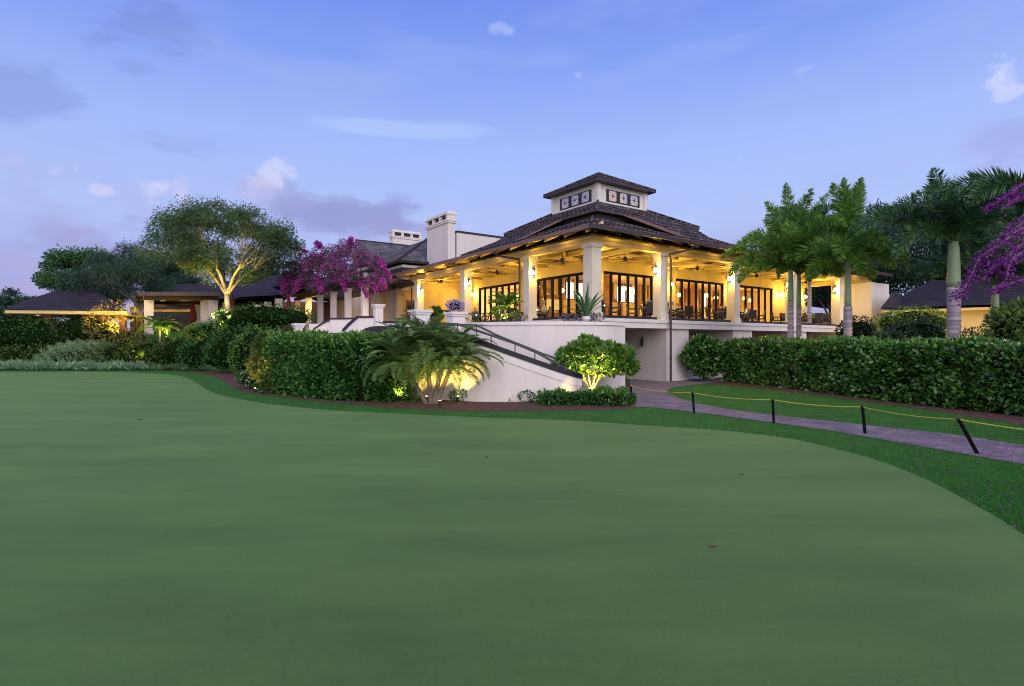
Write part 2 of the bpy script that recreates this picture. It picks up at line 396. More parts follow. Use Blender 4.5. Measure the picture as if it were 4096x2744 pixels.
def glazing(axis, t0, t1, n, off=5.06, z0=FL+.02, z1=GT, parent=club, doors=False):
    f = MB(); g = MB(); U = (lambda t,o,z: B(t,o,z)) if axis == 'a' else (lambda t,o,z: B(o,t,z))
    def bx(mb, a0,a1,o0,o1,c0,c1,mt): mb.box(a0,a1,o0,o1,c0,c1,mt,U)
    bx(f, t0,t1,off,off+.12,z1-.16,z1-.002,framem); bx(f, t0,t1,off,off+.12,z0,z0+.14,framem)
    w = (t1-t0)/n
    for i in range(n+1):
        x = t0+i*w; hw = .07 if 0 < i < n else .06; x = min(max(x, t0+hw), t1-hw)
        bx(f, x-hw,x+hw,off-.004,off+.124,z0,z1-.003,framem)
    bx(g, t0+.05,t1-.05,off+.05,off+.062,z0+.05,z1-.05,glass)
    wo = part(f, 'window', parent); g.build('pane', wo); return wo
glazing('a', *opA[0], 6); glazing('a', *opA[1], 7); glazing('a', *opA[2], 5)
glazing('b', *opB[0], 6); glazing('b', *opB[1], 7); glazing('b', *opB[2], 1)
# interior
m = MB()
m.box(5.25, 29.7, 12, 12.2, FL+.02, 7.2, intwall, CF); m.box(12, 12.2, 12.2, 21.8, FL+.02, 7.2, intwall, CF)
m.box(5.25, 29.7, 5.25, 12, 6.9, 7.0, intwall, CF); m.box(5.25, 12, 12, 21.8, 6.9, 7.0, intwall, CF)
part(m, 'interior_wall')
m = MB()
for a in np.arange(6, 29, 2.1): m.box(a-.18, a+.18, 11.85, 12, FL+.02, 6.9, intwood, CF)
for b in np.arange(12.9, 21, 2.1): m.box(11.85, 12, b-.18, b+.18, FL+.02, 6.9, intwood, CF)
m.box(5.3, 29.7, 11.8, 11.98, 5.35, 5.6, intwood, CF); m.box(5.3, 29.7, 11.82, 11.98, FL+.02, 4.3, intwood, CF); m.box(11.82, 11.98, 12.2, 21.7, FL+.02, 4.3, intwood, CF)
for a in np.arange(5.8, 29.5, .7): m.box(a-.05, a+.05, 11.84, 11.98, 5.6, 6.9, intwood, CF)
for a in (9.4, 14.5, 19.5, 24.2): m.box(a-.2, a+.2, 8.4, 8.8, FL+.02, 6.9, intwood, CF)
for b in (9.6, 15.5): m.box(8.4, 8.8, b-.2, b+.2, FL+.02, 6.9, intwood, CF)
part(m, 'interior_woodwork')
for a0, a1 in ((8.5,9.2),(9.5,10.1),(13.9,14.75),(14.95,15.8),(20.2,20.7),(24.9,25.4)):
    m = MB(); m.box(a0, a1, 11.76, 11.8, 5.4, 6.62, litwin, CF); part(m, 'lit_interior_window')
m = MB(); m.box(16.0, 16.65, 8.2, 8.25, FL+.3, 5.6, litwin, CF); part(m, 'lit_interior_window')
for a0, a1, z0, z1 in ((6.3,7.8,4.5,5.25),(10.6,11.6,4.5,5.2),(16.6,17.6,4.4,5.3),(18.8,19.9,4.4,5.2),(20.8,21.9,4.4,5.2),(22.8,23.9,4.4,5.3),(25,26.2,4.4,5.2)):  # amber emission stands in for lamplight on the dining room wall
    m = MB(); m.box(a0, a1, 11.77, 11.8, z0, z1, litamber, CF); part(m, 'glow_wall_panel')
for b0 in (13.4, 15.5, 17.6, 19.7): m = MB(); m.box(11.77, 11.82, b0, b0+1.2, 4.4, 5.2, litamber, CF); part(m, 'glow_wall_panel')
pend = []  # hanging lamps added to light the dining room
for i, (a, b) in enumerate([(7.2,7.4),(9.6,7),(12,8.2),(14.4,6.8),(16.8,8),(19,7),(21.5,8),(24,7),(26.5,8),(7,10.5),(7.6,13.2),(7,16),(7.6,18.8),(10,14.6),(10,17.6)]):
    c = B(a, b, 0); m = MB(); m.tube([c+Vector((0,0,6.9)), c+Vector((0,0,5.95))], .012, black, 5)
    m.lathe(c+Vector((0,0,5.65)), [(.05,0),(.17,.08),(.19,.2),(.1,.3)], addedglow, 10); part(m, 'added_pendant_lamp')
    if i % 2 == 0: lamp(c+Vector((0,0,5.5)), 470, (1,.62,.2), .15, parent=club)
# balustrades (dark shoe + clear glass)
for t0, t1 in ((.31,4.69),(5.23,11.35),(11.9,18.0),(18.6,24.6),(25.1,29.4)):
    m = MB(); m.box(t0, t1, -.05, .05, FL+.012, FL+.15, black, CF); o = part(m, 'balustrade')
    g = MB(); g.box(t0+.03, t1-.03, -.012, .012, FL+.15, FL+1.1, glass, CF); g.build('pane', o)
m = MB(); m.box(-.05, .05, 5.3, 11.7, FL+.012, FL+.15, black, CF); part(m, 'balustrade')
m = MB(); m.box(-.05, .05, .31, 4.7, FL+.012, FL+.15, black, CF); part(m, 'balustrade')
# roofs
E0 = -1.3; PW = 11.8; SL = .47; WS = .14
def quad(mb, pts, m, th=.1): mb.slab(pts, m, th)
def courses(mb, e0, e1, r0, r1, n, m, lift=.035):
    """stepped shingle courses between eave line e0-e1 and top line r0-r1"""
    for i in range(n):
        t0, t1 = i/n, (i+1)/n
        a, b, c, d = e0.lerp(r0,t0), e1.lerp(r1,t0), e1.lerp(r1,t1), e0.lerp(r0,t1)
        up = Vector((0,0,lift)); mb.add([a+up,b+up,c,d,a,b], [(0,1,2,3),(4,5,1,0)], m)
q = 1.8; z1 = EV+SL*q; e = E0; f = E0+q; p = E0+PW; pi = p-q
c = [B(e,e,EV),B(p,e,EV),B(p,p,EV),B(e,p,EV)]; t = [B(f,f,z1),B(pi,f,z1),B(pi,pi,z1),B(f,pi,z1)]
m = MB()
for i in range(4): courses(m, c[i], c[(i+1)%4], t[i], t[(i+1)%4], 8, shingle)
m.slab([v-Vector((0,0,.02)) for v in c], darkwood, .05) if False else None
lower = part(m, 'roof')
# wing roofs (low lean-to around porch)
m = MB(); zt = EV+WS*7
AE = 30.9; BE = 22.0
r0 = [B(p-.02,e,EV), B(AE,e,EV)]; r1 = [B(p-.02,e+7,zt), B(AE-7,e+7,zt)]
courses(m, r0[0], r0[1], r1[0], r1[1], 22, shingle)
courses(m, B(AE,e,EV), B(AE,BE,EV), B(AE-7,e+7,zt), B(AE-7,BE-7,zt), 22, shingle)
courses(m, B(e,BE,EV), B(e,p-.02,EV), B(e+7,BE-7,zt), B(e+7,p-.02,zt), 22, shingle)
courses(m, B(AE,BE,EV), B(e,BE,EV), B(AE-7,BE-7,zt), B(e+7,BE-7,zt), 12, shingle)
m.add([B(e+6.9,e+6.9,zt-.02),B(AE-6.9,e+6.9,zt-.02),B(AE-6.9,BE-6.9,zt-.02),B(e+6.9,BE-6.9,zt-.02)], [(0,1,2,3)], darkroof)
part(m, 'wing_roof')
# soffit + gutters
m = MB()
def soff(p0, p1, run, s, axis):
    c0 = run if abs(p0-E0) < .01 else 0
    if axis == 'a': m.add([B(p0+.06*(c0 > 0),E0+.06,EV-.1),B(p1,E0+.06,EV-.1),B(p1,E0+run,EV-.1+s*run),B(p0+c0,E0+run,EV-.1+s*run)], [(3,2,1,0)], cream)
    else: m.add([B(E0+.06,p0+.06*(c0 > 0),EV-.1),B(E0+.06,p1,EV-.1),B(E0+run,p1,EV-.1+s*run),B(E0+run,p0+c0,EV-.1+s*run)], [(0,1,2,3)], cream)
soff(E0, PW+E0, 1.7, .42, 'a'); soff(PW+E0, AE, 1.5, .1, 'a'); soff(E0, PW+E0, 1.7, .42, 'b'); soff(PW+E0, BE, 1.5, .1, 'b')
part(m, 'soffit')
m = MB()
m.box(E0-.13, AE+.05, E0-.13, E0+.02, EV-.19, EV-.02, bronze, CF); part(m, 'gutter')
m = MB(); m.box(E0-.13, E0+.02, E0+.02, BE+.05, EV-.19, EV-.02, copper, CF); part(m, 'gutter')
for i in range(21):      # rafter tails
    m = MB()
    a = -.9+i*1.53; s = .45 if a < PW+E0 else .13
    m.hexa([B(a-.07,E0+.1,EV-.32),B(a+.07,E0+.1,EV-.32),B(a+.07,-.2,EV-.32+s),B(a-.07,-.2,EV-.32+s),B(a-.07,E0+.1,EV-.12),B(a+.07,E0+.1,EV-.12),B(a+.07,-.2,EV-.13+s),B(a-.07,-.2,EV-.13+s)], darkwood)
    part(m, 'rafter_tail')
for i in range(15):
    m = MB()
    a = -.9+i*1.53; s = .45 if a < PW+E0 else .13
    m.hexa([B(E0+.1,a+.07,EV-.32),B(E0+.1,a-.07,EV-.32),B(-.2,a-.07,EV-.32+s),B(-.2,a+.07,EV-.32+s),B(E0+.1,a+.07,EV-.12),B(E0+.1,a-.07,EV-.12),B(-.2,a-.07,EV-.13+s),B(-.2,a+.07,EV-.13+s)], cream)
    part(m, 'rafter_tail')
# second tier
dx = .14
f2, w2 = E0+1.8, 8.2; g0 = f2+dx; h0 = f2-dx
zt2 = 2.1+6.64; k0 = E0+3.98; s2 = 3.83; ka = k0+dx; kb = k0-dx; zk = 2.1+7.79
c = [B(g0,h0,zt2),B(g0+w2,h0,zt2),B(g0+w2,h0+w2,zt2),B(g0,h0+w2,zt2)]
k = [B(ka,kb,zk),B(ka+s2,kb,zk),B(ka+s2,kb+s2,zk),B(ka,kb+s2,zk)]
m = MB()
for i in range(4): courses(m, c[i], c[(i+1)%4], k[i], k[(i+1)%4], 10, shingle)
m.add([v-Vector((0,0,.1)) for v in c]+c, [(3,2,1,0),(0,1,5,4),(1,2,6,5),(2,3,7,6),(3,0,4,7)], bronze)
part(m, 'upper_roof')
m = MB(); m.box(g0+.3, g0+w2-.3, h0+.3, h0+w2-.3, z1-.4, zt2-.1, darkwood, CF); part(m, 'roof_louvre')
for i in range(4):       # hip caps and flashing strips
    for u, v in ((c[i], k[i]), ([B(e,e,EV),B(p,e,EV),B(p,p,EV),B(e,p,EV)][i], t[i])):
        m = MB(); m.tube([u+Vector((0,0,.05)), v+Vector((0,0,.05))], .07, shingle, 6); part(m, 'hip_cap')
# infill slopes that carry the lower roof up to the second tier away from the corner
m = MB()
courses(m, B(5.4,E0+.45,EV+.22), B(g0+w2+.1,E0+.45,EV+.22), B(2.55,h0+.02,zt2-.11), B(g0+w2-.25,h0+.02,zt2-.11), 8, shingle)
m.add([B(g0+w2-.25,h0+.02,zt2-.11), B(g0+w2+.1,E0+.45,EV+.22), B(g0+w2-.25,h0+.5,zt2-.9)], [(0,1,2)], shingle)
part(m, 'roof_infill'); m = MB()
courses(m, B(E0+.45,g0+w2+.1,EV+.22), B(E0+.45,4.6,EV+.22), B(g0+.02,h0+w2-.25,zt2-.11), B(g0+.02,3.0,zt2-.11), 8, shingle)
part(m, 'roof_infill')
for o_ in (0, .3, .75):
    m = MB(); m.tube([B(2.55+o_,h0-.02,zt2-.09), B(5.4+o_,E0+.42,EV+.25)], .035, copper, 5); part(m, 'flashing')
for o_ in (0, .4):
    m = MB(); m.tube([B(g0-.02,3.0+o_,zt2-.09), B(E0+.42,4.6+o_,EV+.25)], .035, copper, 5); part(m, 'flashing')
# cupola
cup = MB(); za, zb = zk-.5, 2.1+8.86
cup.box(ka, ka+s2, kb, kb+s2, za, zb, stucco, CF)
for (a0,b0) in ((ka,kb),(ka+s2,kb),(ka,kb+s2),(ka+s2,kb+s2)): cup.box(a0-.1 if a0==ka else a0-.16, a0+.16 if a0==ka else a0+.1, b0-.1 if b0==kb else b0-.16, b0+.16 if b0==kb else b0+.1, za, zb-.004, stucco, CF)
cup.box(ka-.04, ka+s2+.04, kb-.04, kb+s2+.04, 2.1+7.70, 2.1+7.86, trim, CF)
cupo = part(cup, 'cupola')
def cupwin(axis, t0, t1, off):
    U = (lambda t,o,z: B(t,o,z)) if axis == 'a' else (lambda t,o,z: B(o,t,z))
    f = MB(); f.box(t0, t1, off-.05, off+.0, 2.1+7.88, 2.1+8.56, black, U); w = f.build('cupola_window', cupo)
    g = MB(); W = (t1-t0-.06)/3
    for i in range(3):
        x0 = t0+.17+i*W; x1 = x0+W-.30; z0, z1_ = 2.1+7.94, 2.1+8.50
        g.box(x0, x1, off-.058, off-.05, z0, z1_, cupglass, U)
        xc = (x0+x1)/2; zc = (z0+z1_)/2
        for (xa, za_, xb, zb_) in ((x0,z0,x1,z1_),(x0,z1_,x1,z0),(xc,z0,xc,z1_),(x0,zc,x1,zc)):
            g.tube([U(xa,off-.06,za_), U(xb,off-.06,zb_)], .012, black, 4)
        g.lathe(U(xc, off-.06, zc-.05), [(.02,0),(.06,.05),(.02,.1)], black, 6)
    g.build('pane', w)
cupwin('a', ka+.64, ka+3.31, kb); cupwin('b', kb+.5, kb+3.17, ka)
o2 = .45; zc0 = 2.1+8.81
c = [B(ka-o2,kb-o2,zc0+.12),B(ka+s2+o2,kb-o2,zc0+.12),B(ka+s2+o2,kb+s2+o2,zc0+.12),B(ka-o2,kb+s2+o2,zc0+.12)]
ap = B(ka+s2/2, kb+s2/2, 2.1+10.14)
m = MB()
for i in range(4): courses(m, c[i], c[(i+1)%4], c[i].lerp(ap,.97), c[(i+1)%4].lerp(ap,.97), 10, shingle, .03)
m.add([v-Vector((0,0,.12)) for v in c]+c, [(3,2,1,0),(0,1,5,4),(1,2,6,5),(2,3,7,6),(3,0,4,7)], bronze)
for i in range(4): m.tube([c[i]+Vector((0,0,.03)), ap+Vector((0,0,.03))], .05, shingle, 6)
m.build('cupola_roof', cupo)
# parapet wall + chimneys
m = MB(); m.box(4.95, 14, 22.06, 22.4, 7.0, 2.1+9.5, stucco, CF); pw = part(m, 'parapet_wall')
m = MB(); m.box(4.93, 14.05, 22.0, 22.46, 2.1+9.5, 2.1+9.66, darkwood, CF); m.build('coping', pw)
def chimney(ca, cb, w, u, ztop, zbot, frame=CF, parent=club, name='chimney'):
    m = MB(); i = .13
    m.box(ca+i, ca+u-i, cb+i, cb+w-i, zbot, ztop-1.0, stucco, frame)
    m.box(ca+.04, ca+u-.04, cb+.04, cb+w-.04, ztop-1.0, ztop-.84, stucco, frame); m.box(ca, ca+u, cb, cb+w, ztop-.84, ztop-.72, trim, frame)
    m.box(ca-.03, ca+u+.03, cb-.03, cb+w+.03, ztop-.3, ztop-.12, trim, frame); m.box(ca+.08, ca+u-.08, cb+.08, cb+w-.08, ztop-.12, ztop, trim, frame)
    n = 4
    for k_ in range(n):
        y = cb+.03+(w-.36)*k_/(n-1); m.box(ca+.03, ca+u-.03, y, y+.3, ztop-.72, ztop-.3, trim, frame)
    m.box(ca+.25, ca+u-.25, cb+.2, cb+w-.2, ztop-.71, ztop-.31, black, frame)
    return m.build(name, parent)
chimney(3.97, 22.0, 4.2, .95, 2.1+11.27, 7.0)
# downpipes (from gutter, bent back to the column, to the ground)
def pipe(pts, mt=bronze, r=.06): 
    m = MB(); m.tube(pts, r, mt, 8)
    z = pts[-1][2]+1.2
    m.lathe(Vector((pts[-1][0], pts[-1][1], z)), [(r+.02,0),(r+.02,.06)], mt, 8); m.lathe(Vector((pts[-1][0], pts[-1][1], BB-1)), [(r+.02,0),(r+.02,.06)], mt, 8); part(m, 'downpipe', smooth=False)
pipe([B(6.1,E0-.05,EV-.1),B(6.1,E0-.05,EV-.3),B(6.0,E0+.2,EV-.45),B(5.1,-.5,BB-.1),B(5.05,-.62,BB-.35),B(5.05,-.62,.05)])
pipe([B(E0-.05,6.6,EV-.1),B(E0-.05,6.6,EV-.3),B(E0+.2,6.5,EV-.45),B(-.4,5.5,BB-.1),B(-.42,5.42,BB-.35),B(-.42,5.42,FL)])
pipe([B(E0-.05,21.2,EV-.1),B(E0-.05,21.2,EV-.3),B(E0+.2,21.1,EV-.45),B(-.4,19.7,BB-.1),B(-.42,19.6,BB-.35),B(-.42,19.6,FL)])
# lower level piers
for a0, a1, dd in ((5.2,7.1,2.6),(11.3,13.3,2.8),(17.9,19.9,2.8),(24.3,26.3,2.8)):
    m = MB(); m.box(a0, a1, -.2, dd, .0, 2.84, stucco, CF); m.box(a0-.02, a1+.02, -.22, dd, 0, .16, stucco, CF); part(m, 'lower_pier')
m = MB(); m.box(-.2, 1.2, -.2, 22, 0, 2.84, stucco, CF); m.box(1.2, 30.4, 4.2, 4.5, 0, 2.84, stucco, CF); m.box(30.1, 30.4, -.2, 4.2, 0, 2.84, stucco, CF)
m.box(7.1, 11.3, .3, .55, 0, .55, trim, CF); part(m, 'lower_wall')
for x0_, x1_ in ((7.3,11.2),(13.5,17.7),(1.25,5.0),(20.2,24.0)):  # black sheets for the shade inside the lower level openings
    m = MB(); m.box(x0_, x1_, 4.1, 4.18, .1, 2.6, black, CF); part(m, 'lower_shade_panel')
# ---- wall and column lanterns: top-level things hung on the building
def lantern_proto():
    r = empty('lantern', (0,0,0), '', 'lantern', 'lanterns round the porch')
    m = MB(); m.lathe((0,0,-.17), [(.05,0),(.09,.03),(.09,.05)], bronze, 8); m.lathe((0,0,.12), [(.1,0),(.11,.02),(.03,.1),(.015,.2)], bronze, 8)
    for k_ in range(4):
        a = math.pi/4+k_*math.pi/2; m.tube([(.085*math.cos(a),.085*math.sin(a),-.12),(.095*math.cos(a),.095*math.sin(a),.13)], .008, bronze, 4)
    m.tube([(0,0,.3),(0,.08,.36),(0,.2,.3),(0,.22,.1)], .012, bronze, 5); m.box(-.05,.05,.21,.24,-.05,.2,bronze); m.build('lantern_frame', r)
    m = MB(); m.lathe((0,0,-.12), [(.03,0),(.085,.03),(.095,.16),(.06,.24)], bulb, 10); m.build('lamp_shade', r, smooth=True)
    return r
lp = lantern_proto(); first = True
LN = [(0,4.65,5.98,180,'lantern on the porch column just left of the corner column'),
 (4.6,.0,5.94,0,'lantern on the porch column just right of the corner column'),
 (11.25,.0,5.95,0,'lantern on the second porch column right of the corner'),
 (17.9,.0,5.97,0,'lantern on the third porch column right of the corner, behind the palm fronds'),
 (24.5,.0,6.0,0,'lantern on the fourth porch column right of the corner, beside the clear opening'),
 (0,11.68,6.05,180,'bright lantern on the porch column above the white stair pillars'),
 (0,18.8,6.05,180,'lantern on the last porch column beside the plain orange wall'),
 (5.15,4.8,6.0,55,'lantern on the wall corner right behind the corner column'),
 (11.0,4.8,6.05,55,'left lantern of the pair between the first and second glass doors'),
 (11.9,4.8,6.05,55,'right lantern of the pair between the first and second glass doors'),
 (18.9,4.8,6.05,55,'left lantern of the pair behind the second porch column right of the corner'),
 (25.6,4.8,6.05,55,'wall lantern to the right of the narrow dark doors'),
 (26.5,4.8,6.05,55,'wall lantern right of its twin beyond the narrow dark doors'),
 (29.7,4.8,6.05,55,'wall lantern at the far right end of the porch wall'),
 (4.8,11.3,6.05,-35,'wall lantern behind the downpipe left of the corner'),
 (4.8,19.3,6.05,-35,'wall lantern between the far left glass doors and the small window')]
for i, (a, b, z, rz, lab) in enumerate(LN):
    loc = B(a, b, z); lab = 'glowing bronze '+lab
    if first: o = lp; o.location = loc; o['label'] = lab; first = False
    else: o = copy_tree(lp, loc, None, lab)
    o.rotation_euler = (0,0,math.radians(rz)) if b > 4 else (0,0,math.radians(rz+35))
    lamp(loc+(R*-.0 + Vector((0,-.18,-.02))), 150, (1,.64,.12), .09, parent=None)
# dark lantern below
r = empty('dark_lantern', B(5.1, 1.4, 2.2), 'unlit black wall lantern on the lower pier beside the garden doorway', 'lantern')
m = MB(); o_ = B(5.1,1.4,2.2); m.lathe(o_+Vector((0,0,-.35)), [(.02,0),(.07,.1),(.09,.3),(.1,.34),(.03,.5),(.02,.6)], black, 8); m.tube([o_+Vector((0,0,.22)), B(5.2,1.4,2.3)], .02, black, 5); m.build('lantern_frame', r)
# lights grazing the eaves (small fixtures on the beam)
EF = [(1.2,'a'),(3.6,'a'),(6.6,'a'),(9.4,'a'),(13.5,'a'),(16.5,'a'),(21,'a'),(27,'a'),(1.6,'b'),(4.2,'b'),(7.6,'b'),(10.5,'b'),(14,'b'),(17.3,'b'),(20.6,'b')]
for t_, ax in EF:
    m = MB(); pt = B(t_, -.42, BT+.06) if ax == 'a' else B(-.42, t_, BT+.06)
    m.lathe(pt-Vector((0,0,.04)), [(.02,0),(.03,.05),(.02,.06)], bronze, 8)
    lamp(pt+Vector((0,0,.03)) + (L if ax=='a' else R)*-.25, 10 if ax == 'b' else 10, (1,.62,.095), .05, parent=club); part(m, 'eave_spotlight')
# added fill lamps to warm the porch, each under a glowing disc
for a, b in ((2.5,2.5),(8.3,2.5),(15,2.5),(21.6,2.5),(27.3,2.5),(2.5,8.5),(2.5,15.5),(2.5,20)):
    m = MB(); m.lathe(B(a,b,7.32), [(.09,0),(.1,.07)], addedglow, 10); lamp(B(a,b,6.9), 105, (1,.62,.095), .25, parent=club); part(m, 'porch_fill_light')
# ceiling fans
def fan_proto():
    r = empty('ceiling_fan', (0,0,0), '', 'ceiling fan', 'ceiling fans in the porch')
    m = MB(); m.tube([(0,0,.62),(0,0,.1)], .02, black, 6); m.lathe((0,0,.56), [(.06,0),(.07,.06)], black, 8); m.build('rod', r)
    m = MB(); m.lathe((0,0,-.12), [(.03,0),(.1,.03),(.13,.1),(.13,.18),(.06,.26)], black, 12); m.build('motor', r, smooth=True)
    for k_ in range(5):
        a = 2*math.pi*k_/5+.25; ca, sa = math.cos(a), math.sin(a)
        fr = lambda x,y,z: Vector((x*ca-y*sa, x*sa+y*ca, z+ .12*y))
        m = MB(); m.hexa([fr(.12,-.03,-.01),fr(.85,-.085,-.01),fr(.85,.085,-.01),fr(.12,.03,-.01),fr(.12,-.03,.005),fr(.85,-.085,.005),fr(.85,.085,.005),fr(.12,.03,.005)], darkwood); m.build('blade', r)
    return r
fp = fan_proto()
FANS = [(4.7,2.3,'first porch bay right of the corner column'),(11.4,2.4,'middle of the second bay right of the corner column'),(18.3,2.5,'third bay right of the corner column'),
 (25.2,2.5,'far right porch bay'),(2.1,4.7,'first porch bay left of the corner column'),(2.1,11.5,'second bay left of the corner column, behind the downpipe'),(1.6,18.6,'far left porch bay, before the plain orange wall')]
for i, (a, b, lab) in enumerate(FANS):
    lab = 'dark ceiling fan hanging in the '+lab; loc = B(a, b, 6.83)
    if i == 0: fp.location = loc; fp['label'] = lab
    else: copy_tree(fp, loc, i*.5, lab)
# ================================================================== WALLS, STAIRS
def ribbon(mb, pts, ztop, zbot, th, mt, off=0.):
    n = len(pts); vs = []
    for i, p_ in enumerate(pts):
        t_ = (pts[min(i+1,n-1)]-pts[max(i-1,0)]); t_.z = 0; t_.normalize(); nn = Vector((-t_.y, t_.x, 0))
        a = Vector((p_.x, p_.y, 0))-nn*off; b = Vector((p_.x, p_.y, 0))+nn*th
        zt_, zb_ = ztop[i], zbot[i]
        vs += [a+Vector((0,0,zb_)), a+Vector((0,0,zt_)), b+Vector((0,0,zt_)), b+Vector((0,0,zb_))]
    fs = [(i*4+k_, (i+1)*4+k_, (i+1)*4+(k_+1)%4, i*4+(k_+1)%4) for i in range(n-1) for k_ in range(4)]
    fs += [(0,1,2,3), tuple((n-1)*4+k_ for k_ in (3,2,1,0))]
    mb.add(vs, fs, mt)
def gx(px, d): return Vector(((px-2048)/F*d, d, 0))
up = cr([gx(1700,29.5), gx(1800,27.4), gx(1950,25.9), gx(2150,24.8), gx(2350,24.6), gx(2440,24.9), gx(2501,25.5)], 8)
n = len(up); ztp = [3.08-.07*i/(n-1) for i in range(n)]
rw = empty('curved_retaining_wall', up[n//2], 'tall curved cream retaining wall below the corner of the porch', 'wall')
m = MB(); ribbon(m, up, [z-.15 for z in ztp], [0]*n, .3, stucco); m.build('wall', rw)
m = MB(); ribbon(m, up, ztp, [z-.148 for z in ztp], .35, trim, .06); m.build('coping', rw)
planter = MB(); planter.add([Vector((v.x, v.y, 2.98)) for v in [q_+Vector((0,.2,0)) for q_ in up]]+[B(1.2,-.3,2.98), B(-.35,-.35,2.98), B(-.35,14,2.98)], [tuple(range(n+3))], mulch)
o = planter.build('planter_soil'); tag(o, None, None, None, 'structure')
fw = cr([gx(1076,25.6), gx(1214,24.2), gx(1450,22.3), gx(1665,20.8), gx(1850,19.7), gx(2012,19.4), gx(2257,19.8), gx(2325,20.4)], 8)
def zcap(v):
    px = v.x/v.y*F+2048
    return 2.49 if px < 1830 else 2.49-(px-1830)/400*1.26
n = len(fw); zc = [zcap(v) for v in fw]
st = empty('garden_staircase', fw[n//2], 'white curved outer staircase with sloping dark cap and black handrails', 'staircase')
m = MB(); ribbon(m, fw, [z-.18 for z in zc], [0]*n, .35, stucco); m.build('wall', st)
m = MB(); ribbon(m, fw, [z-.181 for z in zc], [z-.46 for z in zc], .02, trim, .03); m.build('wall_band', st)
m = MB(); ribbon(m, fw, zc, [z-.18 for z in zc], .36, navy, .07); m.build('coping', st)
m = MB(); N_ = 15
for i in range(N_):
    px0 = 1850+i*33; px1 = px0+33; z_ = 2.05-i*.137
    m.box(0,1,0,1,0,1,trim, lambda a,b,z,px0=px0,px1=px1,z_=z_: gx(px0+(px1-px0)*a, 20.4+b*3.6)+Vector((0,0,z*z_)))
m.build('steps', st)
m = MB()
m.box(0,1,0,1,0,1,stucco, lambda a,b,z: gx(1100+a*750, (25.8-a*5.3)+b*(9+a*2.5))+Vector((0,0,z*2.05)))
m.build('landing', st)
def rail(pts, d0, d1, lab):
    m = MB(); q_ = [P(px, py, d0+(d1-d0)*i/(len(pts)-1)) for i, (px,py) in enumerate(pts)]
    m.tube(q_, .045, black, 7)
    return m, q_
m, q1 = rail([(1716,1297),(1830,1297),(1964,1341),(2060,1374),(2140,1407),(2222,1451),(2290,1492)], 20.6, 20.6, '')
for i in (1,2,3,4,5): m.tube([q1[i], q1[i]-Vector((0,-.15,.28))], .02, black, 6)
m.build('handrail', st)
m, q2 = rail([(1830,1299),(1906,1301),(1990,1342),(2060,1371),(2165,1413),(2232,1437),(2300,1466)], 23.2, 23.2, '')
for i in (1,3,5): m.tube([q2[i], q2[i]-Vector((0,0,.95))], .02, black, 6)
m.build('handrail', st)
def pillar(px0, px1, ytop, d, zb, lab, group=None):
    w = (px1-px0)/F*d/1.392; c_ = gx((px0+px1)/2, d); zt_ = EYE+(HY-ytop)/F*d; h_ = w/2
    r = empty('stone_pillar', c_+Vector((0,0,zb)), lab, 'pillar', group)
    fr = lambda a,b,z: c_+R*a+L*b+Vector((0,0,z))
    m = MB(); m.box(-h_,h_,-h_,h_,zb,zt_-.2,trim,fr); m.box(-h_+.1,h_-.1,-h_-.012,-h_,zb+.2,zt_-.42,stucco,fr); m.box(-h_-.012,-h_,-h_+.1,h_-.1,zb+.2,zt_-.42,stucco,fr)
    m.build('pillar_shaft', r)
    m = MB(); e_ = h_+.05; m.box(-e_,e_,-e_,e_,zt_-.2,zt_-.1,trim,fr); e_ = h_+.1; m.box(-e_,e_,-e_,e_,zt_-.1,zt_,trim,fr); m.build('pillar_cap', r)
GP = 'white pillars of the garden stairs'
pillar(1640,1720,1240,23.5,2.05,'widest white square pillar at the left end of the black handrail',GP)
pillar(1784,1860,1249,25.5,2.05,'white square pillar topped by a flower pot, above the sloping handrails',GP)
pillar(1492,1534,1218,33,2.05,'tall narrow cream pillar above the black domed cover',GP)
pillar(1175,1213,1294,26.5,2.0,'short cream pillar above the dense hedge left of the stairs',GP)
# black domed cover
m = MB(); c_ = gx(1528, 23.0); w = 73/F*23.0
prof = [(-1,0),(-.93,.4),(-.75,.7),(-.45,.93),(0,1),(.45,.93),(.75,.7),(.93,.4),(1,0)]
zz = EYE+(HY-1336)/F*23; hh = 32/F*23
vs = [c_+Vector((x*w, y, zz+ z*hh*(1 if j else .96))) for j, y in enumerate((-.5,0,.5)) for x, z in prof]
fs = [(j*9+i, j*9+i+1, (j+1)*9+i+1, (j+1)*9+i) for j in range(2) for i in range(8)]+[tuple(range(9))[::-1], tuple(range(18,27))]
for q_ in (-.5, .5): m.box(-w, w, q_-.03, q_+.03, -.9, 0, navy, lambda a,b,z: c_+Vector((a,b,zz+z)))
m.add(vs, fs, navy); o = m.build('domed_cover'); tag(o, 'low black arched cover behind the white wall, above the hedge', 'cover')
# curved inner patio walls with dark caps
def patiowall(pl, d, lab, base=2.05):
    pts = [P(px,py,d+dd) for px,py,dd in pl]; n_ = len(pts)
    o0 = Vector((pts[0].x, pts[0].y, 0)); r = empty('patio_wall', o0, lab, 'wall')
    m = MB(); ribbon(m, pts, [q_.z-.1 for q_ in pts], [base]*n_, .25, stucco); m.build('wall', r)
    m = MB(); ribbon(m, pts, [q_.z for q_ in pts], [q_.z-.1 for q_ in pts], .3, navy, .06); m.build('coping', r)
patiowall([(1376,1318,0),(1400,1292,.2),(1432,1264,.5),(1494,1264,.9)], 29, 'cream wall stepping up under a dark cap left of the narrow pillar')
patiowall([(1320,1271,0),(1370,1271,.2),(1415,1270,.4)], 33, 'cream wall with dark cap in front of the flowered pergola')
patiowall([(1255,1313,0),(1290,1290,.2),(1318,1276,.4)], 31, 'small sloping cream wall in yellow light above the hedge')
